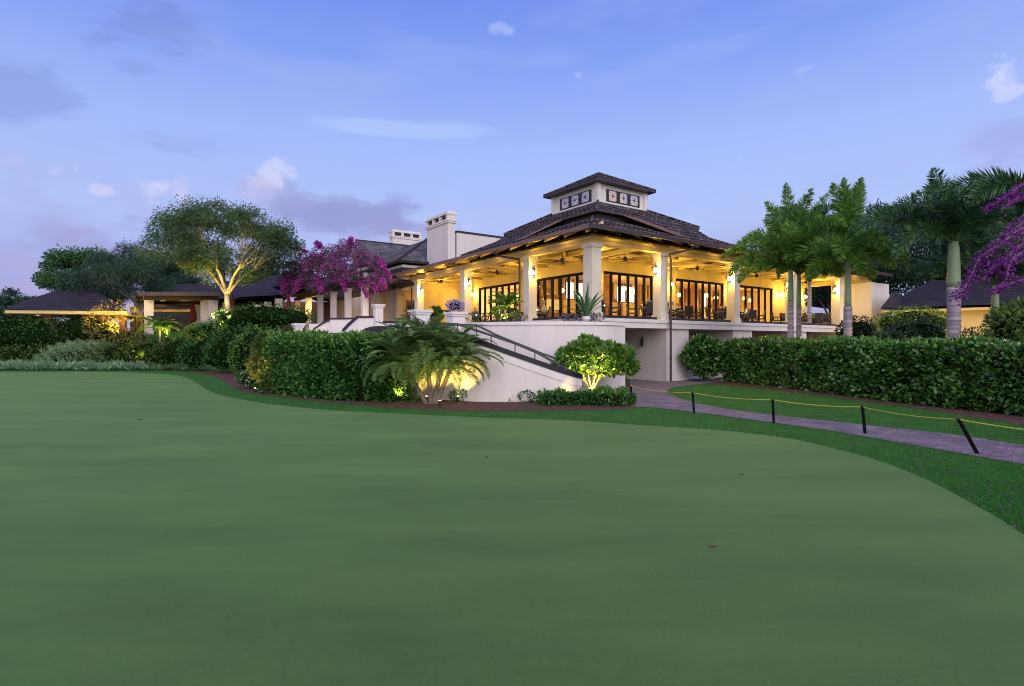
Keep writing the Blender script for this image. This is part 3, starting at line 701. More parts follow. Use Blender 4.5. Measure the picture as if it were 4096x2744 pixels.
patiowall([(1534,1284,0),(1640,1286,-1)], 30, 'low cream wall with dark cap behind the big white pillar')
m = MB()
m.box(0,1,0,1,0,1,stucco, lambda a,b,z: gx(1235+a*505, 35+b*60-(0 if b < .5 else 0))+Vector((0,0,z*FL)))
o = m.build('terrace'); tag(o, None, None, None, 'structure')
# ================================================================== PERGOLA with bougainvillea, back buildings
def boxcol(mb, c_, w, z0, z1, mt): mb.box(-w,w,-w,w,z0,z1,mt, lambda a,b,z: Vector((c_.x,c_.y,0))+R*a+L*b+Vector((0,0,z)))
pg = empty('pergola', gx(1333, 48), 'cream columned pergola under the magenta bougainvillea', 'pergola')
cols = []
for px in (1459,1392,1333,1281,1234,1190):
    d = 41.6*959/(px-500); c_ = gx(px, d); cols.append(c_)
    m = MB(); boxcol(m, c_, .22, FL, 6.5, stucco); boxcol(m, c_, .27, 6.32, 6.5, stucco); m.build('column', pg)
dirv = (cols[-1]-cols[0]).normalized(); prp = Vector((dirv.y,-dirv.x,0))*-1
m = MB(); fr = lambda a,b,z: cols[0]+dirv*a+prp*b+Vector((0,0,z)); TL = (cols[-1]-cols[0]).length
m.box(-1, TL+1, -.12, .12, 6.5, 6.8, darkwood, fr); m.box(-1, TL+1, -3.6, -3.36, 6.5, 6.8, darkwood, fr); m.build('beam', pg)
m = MB()
for i in range(24): m.box(i*(TL+1)/24-.5, i*(TL+1)/24-.4, -4.3, .8, 6.8, 7.0, darkwood, fr)
m.build('rafters', pg)
def hiproof(mb, e0, e1, r0, r1, mt, n=14, back=True):
    b0 = Vector((2*r0.x-e0.x, 2*r0.y-e0.y, e0.z)); b1 = Vector((2*r1.x-e1.x, 2*r1.y-e1.y, e1.z))
    courses(mb, e0, e1, r0, r1, n, mt); courses(mb, b0, e0, r0, r0, n, mt); courses(mb, e1, b1, r1, r1, n, mt)
    mb.add([b0, b1, r1, r0], [(1,0,3,2)], mt)
    return b0, b1
# grey shingled block behind
bk = empty('rear_building', gx(1650, 54), 'rear block with weathered grey hip roofs and a long low chimney', 'building')
Np = P(1597,1039,48.4); A_ = P(1712,956,56.1); A2 = A_+L*5
m = MB(); cR = Np+R*6.8; cL = Np+L*13
courses(m, Np, cR, A_, A_, 16, shingle2); courses(m, cL, Np, A2, A_, 16, shingle2)
cB = cR+L*13; courses(m, cR, cB, A_, A2, 16, shingle2); m.add([cB, cL, A2], [(0,1,2)], shingle2)
m.tube([Np+Vector((0,0,.05)), A_+Vector((0,0,.05))], .12, darkwood, 6); m.tube([cR+Vector((0,0,.05)), A_+Vector((0,0,.05))], .1, darkwood, 6)
m.build('roof', bk)
m = MB(); w0 = Np+R*.5+L*.5; fr = lambda a,b,z: Vector((w0.x,w0.y,0))+R*a+L*b+Vector((0,0,z))
m.box(0, 5.8, 0, 12, FL, Np.z-.3, stucco, fr); m.box(-.5, 6.3, -.5, 12.5, Np.z-.16, Np.z-.04, darkwood, fr)
m.box(-.03, 5.83, -.03, 12, Np.z-1.0, Np.z-.55, darkwood, fr); m.box(-.7, 6.5, -.7, 12.6, Np.z-1.3, Np.z-1.2, darkwood, fr); m.build('wall', bk)
m = MB(); r0 = P(1421,961,60); r1 = r0+R*13; e0 = r0-L*6-R*1.5; e1 = r1-L*6; e0.z = e1.z = r0.z-3.4
hiproof(m, e0, e1, r0, r1, shingle2, 16); m.tube([r0+Vector((0,0,.03)), r1+Vector((0,0,.03))], .1, darkwood, 6); m.build('roof', bk)
m = MB(); fr = lambda a,b,z: Vector((e0.x,e0.y,0))+R*a+L*b+Vector((0,0,z)); m.box(.8, 13, .8, 11, FL, e0.z-.05, stucco, fr); m.build('wall', bk)
c2 = gx(1569, 66); fr2 = lambda a,b,z: c2+L*a+R*b+Vector((0,0,z))
chimney(0, 0, 3.9, 1.1, EYE+(HY-916)/F*66, 6, fr2, bk)
# annex linking left: glazing wall and two columns
an = empty('porch_annex', B(2,27,0), 'lit annex with wood framed doorway left of the main porch', 'annex')
m = MB(); m.box(5, 5.25, 24, 50, FL, 6.8, intwall, CF); m.box(1.2, 5, 25.9, 26.1, FL, 6.6, intwall, CF); m.build('wall', an)
for a, b in ((0.6,24.2),(0.4,27.2)):
    m = MB(); m.box(a-.24, a+.24, b-.24, b+.24, FL, 6.5, cream, CF); m.build('column', an)
m = MB(); m.box(2.0, 2.9, 25.8, 25.86, FL, 5.9, intwood, CF); m.box(2.15, 2.75, 25.77, 25.8, FL+.1, 5.7, black, CF); m.build('door', an)
m = MB(); m.add([B(-.8,23,6.75),B(-.8,34,6.75),B(6,34,7.6),B(6,23,7.6)], [(0,1,2,3)], darkroof); m.box(-.8,-.6,23,34,6.5,6.76,bronze,CF); m.build('roof', an)
glazing('b', 32.4, 40.5, 9, 4.9, FL+.02, 6.2, an)
m = MB(); m.box(4.93, 4.97, 32.5, 40.4, FL+1.4, 6.0, litamber, CF); m.build('lit_panel', an)
lamp(B(2.8,24.5,6.2), 60, (1,.55,.15), .2, parent=an); lamp(B(3,30,6.0), 80, (1,.55,.15), .2, parent=an)
# left lounge building: arcade columns, roofs, amber windows
lg = empty('lounge_building', gx(1050, 56), 'low dark roofed building with pale columns and amber windows left of the bougainvillea', 'building')
for px in (1115,1071,1031,994,966,940):
    d = 49*615/(px-500); c_ = gx(px, d); m = MB(); boxcol(m, c_, .28, FL-.3, EYE+.284*d*(px-500)/F, stucco); m.build('column', lg)
m = MB()
e0 = P(800,1196,70); e1 = P(1170,1178,50); r0 = P(860,1130,76); r1 = P(1130,1098,60); hiproof(m, e0, e1, r0, r1, darkroof, 14)
e0 = P(560,1190,60); e1 = P(1010,1196,60); r0 = P(640,1140,68); r1 = P(960,1128,68); hiproof(m, e0, e1, r0, r1, darkroof, 14)
e0 = P(1180,1172,58); e1 = P(1560,1165,58); r0 = P(1230,1110,64); r1 = P(1520,1105,64); hiproof(m, e0, e1, r0, r1, darkroof, 12)
e0 = P(1090,1150,50); e1 = P(1290,1120,50); r0 = P(1150,1098,56); r1 = P(1240,1080,56); hiproof(m, e0, e1, r0, r1, darkroof, 12)
m.build('roof', lg)
m = MB(); m.box(0,1,0,1,0,1, intwood, lambda a,b,z: gx(540+a*980, 70+b)+Vector((0,0,FL-1+z*5.0))); 
m.box(0,1,0,1,0,1, black, lambda a,b,z: gx(520+a*420, 61.5+b)+Vector((0,0,FL-.4+z*3.2)))
m.build('wall', lg)
for px, w_, y0, y1, mt in ((1060,26,1250,1282,litamber),(1140,30,1245,1282,litamber),(1185,60,1252,1270,litamber),(1010,22,1240,1282,litamber)):
    m = MB(); m.box(0,1,0,1,0,1, mt, lambda a,b,z: P(px-w_/2+a*w_, y1+(y0-y1)*z, 57+b*.1)); o = m.build('window', lg)
    m = MB(); m.box(0,1,0,1,0,1, black, lambda a,b,z: P(px-2+a*4, y1+(y0-y1)*z, 56.9+b*.05)); m.box(0,1,0,1,0,1, black, lambda a,b,z: P(px-w_/2-3+a*(w_+6), y0-3+3*z, 56.9+b*.05)); m.build('frame', o)
for px, py in ((1080,1235),(1130,1225),(1212,1240),(1250,1225),(1310,1222)):
    lamp(P(px,py,54), 60, (1,.55,.12), .2, parent=lg)
# left pergola
lp2 = empty('dark_pergola', gx(700, 50), 'dark timber pergola on pale square columns behind the lit tree', 'pergola')
for px, d, w_ in ((851,50,.36),(823,51,.42),(789,56,.4),(595,50,.36),(553,53,.36),(903,53,.3)):
    m = MB(); boxcol(m, gx(px,d), w_, FL-.8, 5.92, stucco); m.build('column', lp2)
m = MB(); m.box(0,1,0,1,0,1, darkwood, lambda a,b,z: gx(575+a*290, 49.4+b*.3)+Vector((0,0,5.92+z*.3)))
m.box(0,1,0,1,0,1, darkwood, lambda a,b,z: gx(555+a*310, 55.4+b*.3)+Vector((0,0,5.92+z*.3)))
m.build('beam', lp2)
m = MB(); m.box(0,1,0,1,0,1, bronze, lambda a,b,z: gx(550+a*330, 48.6+b*9)+Vector((0,0,6.22+z*.35))); m.build('roof', lp2)
m = MB(); m.box(0,1,0,1,0,1, cream, lambda a,b,z: gx(560+a*290, 58+b*.3)+Vector((0,0,5.35+z*.22))); m.build('rear_beam', lp2)
for px in (570,650,740,830): lamp(gx(px,57)+Vector((0,0,4.9)), 40, (1,.6,.15), .1, parent=lp2)
# far left pavilion
fp_ = empty('garden_pavilion', gx(250, 47), 'far left open pavilion with broad dark hip roof and lit eaves', 'pavilion')
m = MB(); e0 = P(8,1237,44); e1 = P(510,1243,46); r0 = P(268,1146,50.5); r1 = P(350,1144,51)
m_b = hiproof(m, e0, e1, r0, r1, darkroof, 14); m.build('roof', fp_)
m = MB(); lo = Vector((0,0,-.3)); u_ = (e1-e0).normalized(); vv = Vector((-u_.y,u_.x,0))
fr = lambda a,b,z: e0+u_*a+vv*b+Vector((0,0,z)); WL = (e1-e0).length
m.box(.1, WL-.1, .15, .3, -.3, -.04, cream, fr); m.box(.15, WL-.1, .3, 11, -.33, -.28, cream, fr); m.build('fascia', fp_)
for a, b in ((2.6,1.2),(6.5,1.2),(WL-.8,1.2),(2.6,9),(WL-.8,9)):
    m = MB(); m.box(a-.2, a+.2, b-.2, b+.2, -3.2, -.3, intwood, fr); m.build('column', fp_)
for a in (1.5,4.0,7.0): lamp(fr(a,.6,-.75), 2.2, (1,.6,.15), .1, parent=fp_)
# right outbuilding
ob = empty('garden_outbuilding', gx(3800, 38), 'dark roofed outbuilding with yellow lit walls behind the palms', 'building')
m = MB(); e0 = P(3522,1236,41); e1 = P(4300,1204,34); r0 = P(3721,1122,47); r1 = P(4360,1106,40.5)
hiproof(m, e0, e1, r0, r1, darkroof, 16)
g_ = P(3577,1163,41.6); m.add([e0+Vector((0,0,.05)), P(3600,1236,40.7), g_, P(3610,1180,43.5)], [(0,1,2),(2,1,3)], darkroof); m.build('roof', ob)
m = MB(); u_ = (e1-e0); u_.z = 0; WL = u_.length; u_.normalize(); vv = Vector((-u_.y,u_.x,0)); fr = lambda a,b,z: Vector((e0.x,e0.y,0))+u_*a+vv*b+Vector((0,0,z))
m.box(.7, WL, .8, 8, 0, e0.z-.2, cream, fr); m.box(0, WL, .1, .8, e0.z-.3, e0.z-.12, cream, fr); m.build('wall', ob)
m = MB(); m.box(6.3, 7.4, .74, .8, 0, e0.z-.32, black, fr); m.build('door', ob)
m = MB(); e0b = P(3712,1113,64); e1b = P(3960,1108,60); hiproof(m, e0b, e1b, P(3770,1062,68), P(3880,1058,66), darkroof, 10); m.build('upper_roof', ob)
for a in (1.2, 3.6, 8.3, 10.5, 12.5): lamp(fr(a, -.6, .5), 55, (1,.72,.2), .15, parent=ob)
m = MB(); fr = lambda a,b,z: gx(3486,43)+R*a+L*b+Vector((0,0,z))
m.box(0, 3.2, 0, .35, 0, EYE+(HY-1128)/F*43, stucco, fr); m.box(0,.4,.35,3,0,EYE+(HY-1128)/F*43-.01,stucco,fr)
o = m.build('screen_wall'); tag(o, 'tall plain white wall standing at the right end of the porch', 'wall')
lamp(gx(3500,42)+Vector((0,0,2.4)), 25, (1,.7,.2), .1)
m = MB(); m.box(0,9,0,.3,0,EYE-.35,trim, lambda a,b,z: gx(4010,27)+Vector((a,b*1+a*-.1,z)))
o = m.build('low_garden_wall'); tag(o, 'low white garden wall just above the hedge at the right edge', 'wall')
# lit house seen through the porch end
m = MB(); r = empty('distant_cottage', gx(3300, 62), 'small pale cottage with grey roof seen through the far right porch opening', 'cottage')
m.box(0,1,0,1,0,1, stucco, lambda a,b,z: gx(3230+a*260,62+b*6)+Vector((0,0,z*5.4))); m.build('wall', r)
m = MB(); hiproof(m, P(3210,1222,61), P(3510,1218,61), P(3280,1165,65), P(3440,1165,65), shingle, 10); m.build('roof', r)
m = MB(); m.box(0,1,0,1,0,1, black, lambda a,b,z: P(3320+a*55, 1262-z*32, 61.8+b*.1)); m.build('window', r)
# ================================================================== FURNITURE, PEOPLE
def chair_proto(sm, lab):
    r = empty('dining_chair', (0,0,0), lab, 'chair', 'dining chairs on the porch')
    m = MB(); m.box(-.25,.25,-.25,.25,.40,.46,sm); m.build('seat', r)
    m = MB(); m.hexa([Vector(v) for v in ((-.25,.22,.46),(.25,.22,.46),(.25,.26,.46),(-.25,.26,.46),(-.25,.32,.98),(.25,.32,.98),(.25,.36,.98),(-.25,.36,.98))], sm); m.tube([(-.25,.34,.99),(.25,.34,.99)], .025, black, 6); m.build('backrest', r)
    for sx in (-1,1):
        for sy in (-1,1):
            m = MB(); m.tube([(sx*.23,sy*.22,.42),(sx*.25,sy*.26,0)], .022, black, 6); m.build('leg', r)
        m = MB(); m.tube([(sx*.27,-.22,.4),(sx*.28,-.22,.66),(sx*.28,.28,.68)], .022, black, 6); m.build('armrest', r)
    return r
def table_proto():
    r = empty('dining_table', (0,0,0), '', 'table', 'dining tables on the porch')
    m = MB(); m.lathe((0,0,.70), [(.52,0),(.55,.02),(.55,.045),(.53,.05)], tabletop, 24); m.build('tabletop', r)
    m = MB(); m.tube([(0,0,.04),(0,0,.7)], .045, black, 8); m.lathe((0,0,0), [(.3,0),(.3,.02),(.08,.05)], black, 16); m.build('pedestal', r)
    m = MB(); m.lathe((.15,.1,.75), [(.035,0),(.01,.02),(.01,.09),(.04,.13),(.035,.18)], glass, 8); m.lathe((-.2,-.12,.75), [(.11,0),(.12,.012)], linen, 12); m.lathe((.22,-.2,.75), [(.04,0),(.04,.1)], bulbw, 8); m.build('place_setting', r)
    return r
def person(shirt, pants, hair, label, loc, rz, lean=0., arm=0.):
    """a seated figure: one skinned body with hair, shirt and trousers as material zones of the clothing children"""
    r = empty('person', (0,0,0), label, 'person')
    J = {'pel':(0,0,.52),'sp':(0,-.02+lean*.3,.78),'ch':(0,-.03+lean*.6,.98),'nk':(0,-.04+lean,1.12),'hd':(0,-.06+lean*1.1,1.22),'ht':(0,-.07+lean*1.1,1.34)}
    E = [('pel','sp'),('sp','ch'),('ch','nk'),('nk','hd'),('hd','ht')]; Rd = {'pel':.15,'sp':.13,'ch':.14,'nk':.055,'hd':.085,'ht':.08}
    for s_, n_ in ((-1,'l'),(1,'r')):
        J['hp'+n_] = (s_*.1,-.02,.5); J['kn'+n_] = (s_*.13,-.44,.5); J['an'+n_] = (s_*.13,-.46,.09); J['to'+n_] = (s_*.14,-.62,.04)
        J['sh'+n_] = (s_*.19,-.03+lean*.7,1.03); J['el'+n_] = (s_*.25,-.12+lean*.7,.78); J['wr'+n_] = (s_*.13,-.36+lean*.5,.79+arm*(s_ > 0)); J['hn'+n_] = (s_*.11,-.43+lean*.5,.80+arm*(s_ > 0)*1.1)
        E += [('pel','hp'+n_),('hp'+n_,'kn'+n_),('kn'+n_,'an'+n_),('an'+n_,'to'+n_),('ch','sh'+n_),('sh'+n_,'el'+n_),('el'+n_,'wr'+n_),('wr'+n_,'hn'+n_)]
        Rd.update({'hp'+n_:.09,'kn'+n_:.065,'an'+n_:.042,'to'+n_:.035,'sh'+n_:.065,'el'+n_:.045,'wr'+n_:.028,'hn'+n_:.035})
        h_ = J['hn'+n_]
        for k_ in range(5):
            nm = 'f%d%s' % (k_, n_)
            if k_ < 4: J[nm] = (h_[0]+(k_-1.5)*.021, h_[1]-.085+.008*abs(k_-1.3), h_[2]-.015)
            else: J[nm] = (h_[0]-s_*.05, h_[1]-.03, h_[2]+.005)
            E.append(('hn'+n_, nm)); Rd[nm] = .009
    keys = list(J); me = D2.meshes.new('person_body'); me.from_pydata([J[k_] for k_ in keys], [(keys.index(a),keys.index(b)) for a,b in E], [])
    o = D2.objects.new('body', me); col.objects.link(o); sk = o.modifiers.new('skin','SKIN'); sk.use_smooth_shade = True
    for i, k_ in enumerate(keys):
        v = me.skin_vertices[0].data[i]; v.radius = (Rd[k_]*(1.15 if k_ in ('ch','pel','sp') else 1), Rd[k_]*(.8 if k_ in ('ch','sp') else 1)); v.use_root = (k_ == 'pel')
    o.modifiers.new('sub','SUBSURF').levels = 1
    dg = bpy.context.evaluated_depsgraph_get(); nm_ = D2.meshes.new_from_object(o.evaluated_get(dg)); D2.objects.remove(o)
    for mt in (skinm, shirt, pants): nm_.materials.append(mt)
    for p_ in nm_.polygons:
        c_ = p_.center; y_, z_ = c_.y, c_.z
        p_.material_index = 2 if (z_ < .6 and y_ > -.6 and z_ > .1) else (1 if (.6 <= z_ < 1.1 and y_ > -.30+lean*.5) else 0); p_.use_smooth = True
    b_ = D2.objects.new('body', nm_); col.objects.link(b_); b_.parent = r
    hy = -.05+lean*1.1; m = MB(); m.lathe((0,hy,1.24), [(.095,-.02),(.11,.05),(.105,.11),(.07,.16),(.02,.175)], hair, 10); m.build('hair', r, smooth=True)
    m = MB(); m.lathe((0,hy-.115,1.26), [(.012,-.02),(.018,-.005),(.006,.02)], skinm, 6)
    for s_ in (-1,1): m.lathe((s_*.035,hy-.1,1.295), [(.004,-.008),(.011,0),(.004,.008)], black, 6); m.lathe((s_*.1,hy-.005,1.27), [(.008,-.025),(.018,0),(.01,.025)], skinm, 6)
    m.tube([(-.025,hy-.1,1.215),(.025,hy-.1,1.215)], .006, redumb, 5); m.build('face', r)
    r.location = loc; r.rotation_euler = (0,0,rz)
    return r
cp = chair_proto(wicker, ''); cp2 = chair_proto(cush, ''); tp = table_proto(); used = {0:False,1:False,2:False}
def put(proto, key, loc, rz, lab):
    if not used[key]: proto.location = loc; proto.rotation_euler = (0,0,rz); proto['label'] = lab; used[key] = True; return proto
    return copy_tree(proto, loc, rz, lab)
TB = [(2.6,2.2,'behind the corner column'),(7.2,1.9,'in the second bay right of the corner'),(10.0,2.4,'beside the second porch column right of the corner'),(14.2,1.8,'in the third bay right of the corner'),(17.0,2.4,'beside the third porch column right of the corner'),(21.5,2.0,'in front of the narrow dark doors'),(27.0,2.2,'at the far right end of the porch'),
      (5.3,1.2,'just right of the corner column'),(12.6,1.2,'right of the downpipe'),(24.6,1.6,'right of the narrow dark doors'),
      (7.5,8.6,'inside behind the first glass doors'),(13.4,8.0,'inside behind the second glass doors'),(16.4,9.6,'inside near the tall lit panel'),(22.4,8.0,'inside behind the narrow doors'),(8,14.6,'inside behind the left glass doors'),
      (2.2,7.6,'left of the large strap-leaved plant'),(2.4,10.2,'behind the porch column left of the corner'),(2.2,14.8,'behind the lit planter palm')]
SIDE = ['near left','near right','far left','far right']
for (a, b, wh) in TB:
    c_ = B(a, b, FL+.012); put(tp, 2, c_, 0, 'round grey porch table '+wh)
    for k_ in range(4):
        an_ = math.radians(45+90*k_+random.uniform(-12,12)); off = (R*math.cos(an_)+L*math.sin(an_))*random.uniform(.72,.86); f_ = math.atan2(off.y, off.x)-math.pi/2
        key = 1 if (k_ == 0 and a < 5) else 0
        put(cp2 if key else cp, key, c_+off, f_, ('pale cushioned' if key else 'dark')+' %s porch chair at the table %s' % ({0:'right',1:'far',2:'left',3:'near'}[k_], wh))
def shirt(n, c_): return mat(n, c_, .9, .05, 4)
S1 = shirt('teal_shirt',(.10,.28,.28)); S2 = shirt('white_shirt',(.6,.58,.56)); S3 = shirt('red_shirt',(.45,.07,.05)); S4 = shirt('orange_shirt',(.55,.20,.12)); S5 = shirt('blue_shirt',(.12,.14,.30)); PT = shirt('dark_trousers',(.03,.03,.04))
H1 = shirt('grey_hair',(.4,.38,.36)); H2 = shirt('brown_hair',(.06,.035,.02))
def seat(a, b, k_deg, sh, hr, lab, lean=0., arm=0.):
    an_ = math.radians(k_deg); off = (R*math.cos(an_)+L*math.sin(an_))*.74; f_ = math.atan2(off.y, off.x)-math.pi/2
    person(sh, PT, hr, lab, B(a,b,FL+.012)+off, f_, lean, arm)
seat(7.2,1.9,45,S4,H2,'person in an orange top seated right of the first table past the corner column',-.06,.1)
seat(7.2,1.9,135,S1,H1,'person in a teal top seated at the first table past the corner column',-.04)
seat(10.0,2.4,135,S2,H1,'grey haired person in white seated by the second porch column right of the corner',-.02)
seat(14.2,1.8,135,S3,H2,'person in a red shirt seated beside the downpipe',-.05)
seat(17.0,2.4,45,S2,H2,'brown haired person in white leaning over the table near the third column',-.12,.05)
seat(2.2,7.6,45,S4,H1,'grey haired person in orange seated left of the strap-leaved plant',-.03)
seat(2.2,7.6,-45,S2,H1,'grey haired person in white facing away left of the strap-leaved plant',-.03)
seat(2.4,10.2,135,S5,H2,'person in a blue shirt seated behind the porch column left of the corner',-.05)
seat(2.2,14.8,45,S5,H1,'grey haired person in blue seated behind the lit planter palm',-.03)
# closed red umbrellas by the arcade
def umb_proto():
    r = empty('patio_umbrella', (0,0,0), '', 'umbrella', 'closed red umbrellas on the terrace')
    m = MB(); m.tube([(0,0,0),(0,0,2.9)], .03, darkwood, 6); m.lathe((0,0,0), [(.3,0),(.28,.08)], black, 12); m.build('pole', r)
    m = MB(); n = 16; prof_ = [(.05,.9),(.24,1.0),(.26,1.3),(.2,1.9),(.12,2.5),(.03,2.95)]; vs = [Vector(((q_*(1+.25*(k_%2)))*math.cos(2*math.pi*k_/n), (q_*(1+.25*(k_%2)))*math.sin(2*math.pi*k_/n), z)) for q_,z in prof_ for k_ in range(n)]
    m.add(vs, [(i*n+k_, i*n+(k_+1)%n, (i+1)*n+(k_+1)%n, (i+1)*n+k_) for i in range(5) for k_ in range(n)], redumb); m.build('canopy', r)
    return r
up_ = umb_proto()
for i, (px, d, z, lab) in enumerate(((930,47,3.2,'closed dark red umbrella right of the uplit trunk'),(1155,47,3.25,'closed dark red umbrella left of the flowered pergola'),(772,52,3.1,'closed dark red umbrella left of the paired pale columns'))):
    l_ = gx(px,d)+Vector((0,0,z))
    if i == 0: up_.location = l_; up_['label'] = lab
    else: copy_tree(up_, l_, .4*i, lab)
# ================================================================== GROUND
def sheet(name, pts, z, mt, grid=None):
    m = MB(); m.add([Vector((p.x,p.y,z)) for p in pts], [tuple(range(len(pts)))], mt)
    bm = bmesh.new(); o = m.build(name, uv=False); bm.from_mesh(o.data); bmesh.ops.triangulate(bm, faces=bm.faces); 
    ul = bm.loops.layers.uv.new('UVMap')
    for f in bm.faces:
        if f.normal.z < 0: f.normal_flip()
        for l in f.loops: l[ul].uv = (l.vert.co.x, l.vert.co.y)
    bm.to_mesh(o.data); bm.free(); return tag(o, kind='structure')
def lawnmat(name, c1, c2, fine, big, stretch, bump, sheen=0.):
    m, nt, out = nodes(name); N = nt.nodes.new; K = nt.links.new
    tc = N('ShaderNodeTexCoord'); mp = N('ShaderNodeMapping'); mp.inputs['Scale'].default_value = stretch; K(tc.outputs['Object'], mp.inputs[0])
    a = N('ShaderNodeTexNoise'); a.inputs['Scale'].default_value = big; a.inputs['Detail'].default_value = 8; a.inputs['Roughness'].default_value = .6; K(mp.outputs[0], a.inputs[0])
    b = N('ShaderNodeTexNoise'); b.inputs['Scale'].default_value = fine; b.inputs['Detail'].default_value = 6; b.inputs['Roughness'].default_value = .75; K(tc.outputs['Object'], b.inputs[0])
    ad = N('ShaderNodeMath'); ad.operation = 'MULTIPLY_ADD'; K(b.outputs['Fac'], ad.inputs[0]); ad.inputs[1].default_value = .55; K(a.outputs['Fac'], ad.inputs[2])
    r = N('ShaderNodeValToRGB'); r.color_ramp.elements[0].position = .5; r.color_ramp.elements[1].position = 1.05
    r.color_ramp.elements[0].color = (*c1,1); r.color_ramp.elements[1].color = (*c2,1); K(ad.outputs[0], r.inputs[0])
    p = N('ShaderNodeBsdfPrincipled'); p.inputs['Roughness'].default_value = .9; p.inputs['Specular IOR Level'].default_value = .15; p.inputs['Sheen Weight'].default_value = sheen; p.inputs['Sheen Roughness'].default_value = .45; p.inputs['Sheen Tint'].default_value = (.5,.9,.35,1); K(r.outputs[0], p.inputs['Base Color'])
    bp = N('ShaderNodeBump'); bp.inputs['Strength'].default_value = bump; bp.inputs['Distance'].default_value = .01; K(b.outputs['Fac'], bp.inputs['Height']); K(bp.outputs[0], p.inputs['Normal'])
    K(p.outputs[0], out.inputs[0]); return m
greenm = lawnmat('putting_turf', (.045,.092,.026), (.098,.178,.046), 42, .5, (.45,1.5,1), .35, .15)
roughm = lawnmat('rough_turf', (.03,.10,.018), (.06,.185,.032), 30, 1.5, (1,1,1), 1.)
base = MB(); base.add([Vector((-900,-200,0)),Vector((900,-200,0)),Vector((900,1500,0)),Vector((-900,1500,0))], [(0,1,2,3)], roughm)
tag(base.build('lawn'), kind='structure')
gv = [(-700,848),(0,850),(200,850),(330,853),(400,858),(440,870),(470,890),(510,905),(600,922),(750,938),(900,946),(1100,955),(1300,962),(1500,975),(1650,985),(1800,1003),(1900,1025),(2000,1052),(2100,1090),(2200,1140),(2341,1225),(2560,1420)]
edge = cr([G(*v) for v in gv], 6); edge += [Vector((4.5,-3,0)), Vector((-60,-3,0))]
sheet('putting_green', edge, .012, greenm)
mv = [(380,838),(425,848),(470,856),(505,868),(540,890),(600,903),(690,914),(800,925),(950,936),(1100,941),(1300,939),(1440,935),(1449,928)]
sheet('mulch_bed', cr([G(*v) for v in mv], 5)+[G(1442,880), G(1430,868), G(1000,850), G(600,838)], .008, mulch)
mr = [(1560,878),(1600,877),(1650,880),(1720,886),(1850,902),(2000,921),(2150,942),(2341,974),(2600,1015)]
sheet('hedge_mulch', cr([G(*v) for v in mr], 5)+[G(2700,900), G(2341,850), G(1640,840), G(1560,860)], .008, mulch)
pv = [(1440,930),(1447,930),(1500,933),(1580,942),(1700,958),(1900,986),(2100,1021),(2341,1063),(2620,1112)]
pb = [(2620,1060),(2341,1019),(2150,991),(1900,964),(1700,941),(1600,924),(1545,908),(1524,896),(1540,887),(1600,878.5),(1660,872)]
sheet('path', cr([G(*v) for v in pv], 5)+cr([G(*v) for v in pb], 5)+[B(12,3,0), B(3,3,0), G(1440,868)], .014, paver)
# sloping garden terrace on the left
def terr(x, y):
    r = x/y; k_ = min(1, max(0, (-r-.43)/.14)); d0 = 34+8.5*k_; t_ = min(1, max(0, (y-d0)/(9 if k_ > .3 else 7))); return 3.15*t_*t_*(3-2*t_)
m = MB(); rs = np.linspace(-1.35,-.43,60); ds = np.linspace(33,82,50); vs = []
for d in ds:
    for r_ in rs:
        z = terr(r_*d, d); vs.append(Vector((r_*d, d, z-.03 if z < .01 else z)))
m.add(vs, [(j*60+i, j*60+i+1, (j+1)*60+i+1, (j+1)*60+i) for j in range(49) for i in range(59)], roughm)
tag(m.build('garden_slope', smooth=True), kind='structure')
# grass blades in the rough next to the green, and on the small lawn
def inpoly(x, y, poly):
    c_ = False; n_ = len(poly); j = n_-1
    px = [p.x for p in poly]; py = [p.y for p in poly]; c_ = np.zeros(len(x), bool)
    for i in range(n_):
        cond = ((py[i] > y) != (py[j] > y)) & (x < (px[j]-px[i])*(y-py[i])/(py[j]-py[i]+1e-12)+px[i]); c_ ^= cond; j = i
    return c_
pathpoly = cr([G(*v) for v in pv], 5)+cr([G(*v) for v in pb], 5)+[B(12,3,0), B(3,3,0), G(1440,868)]
mulchp = cr([G(*v) for v in mv], 5)+[G(1442,880), G(1430,868), G(1000,850), G(600,838)]
mulchr = cr([G(*v) for v in mr], 5)+[G(2700,900), G(2341,850), G(1640,840), G(1560,860)]
n = 380000; r_ = rng.uniform(-.95,1.0,n); iy = rng.uniform(1/46,1/4.2,n); y = 1/iy; x = r_*y
ok = ~inpoly(x,y,edge)&~inpoly(x,y,pathpoly)&~inpoly(x,y,mulchp)&~inpoly(x,y,mulchr)&(y > 4)&~((y > 42))
x = x[ok]; y = y[ok]; n = len(x); hgt = rng.uniform(.02,.045,n)*(1+.012*y)
quadv = leafquads(np.stack([x,y,np.zeros(n)],1), np.stack([rng.normal(0,.4,n),rng.normal(0,.4,n),np.ones(n)],1), hgt, .006+.0009*y, 0)
o = quadmesh('grass', [(quadv, grassblade)]); tag(o, None, None, None, 'stuff'); o['label'] = 'short dark green rough grass round the putting green'
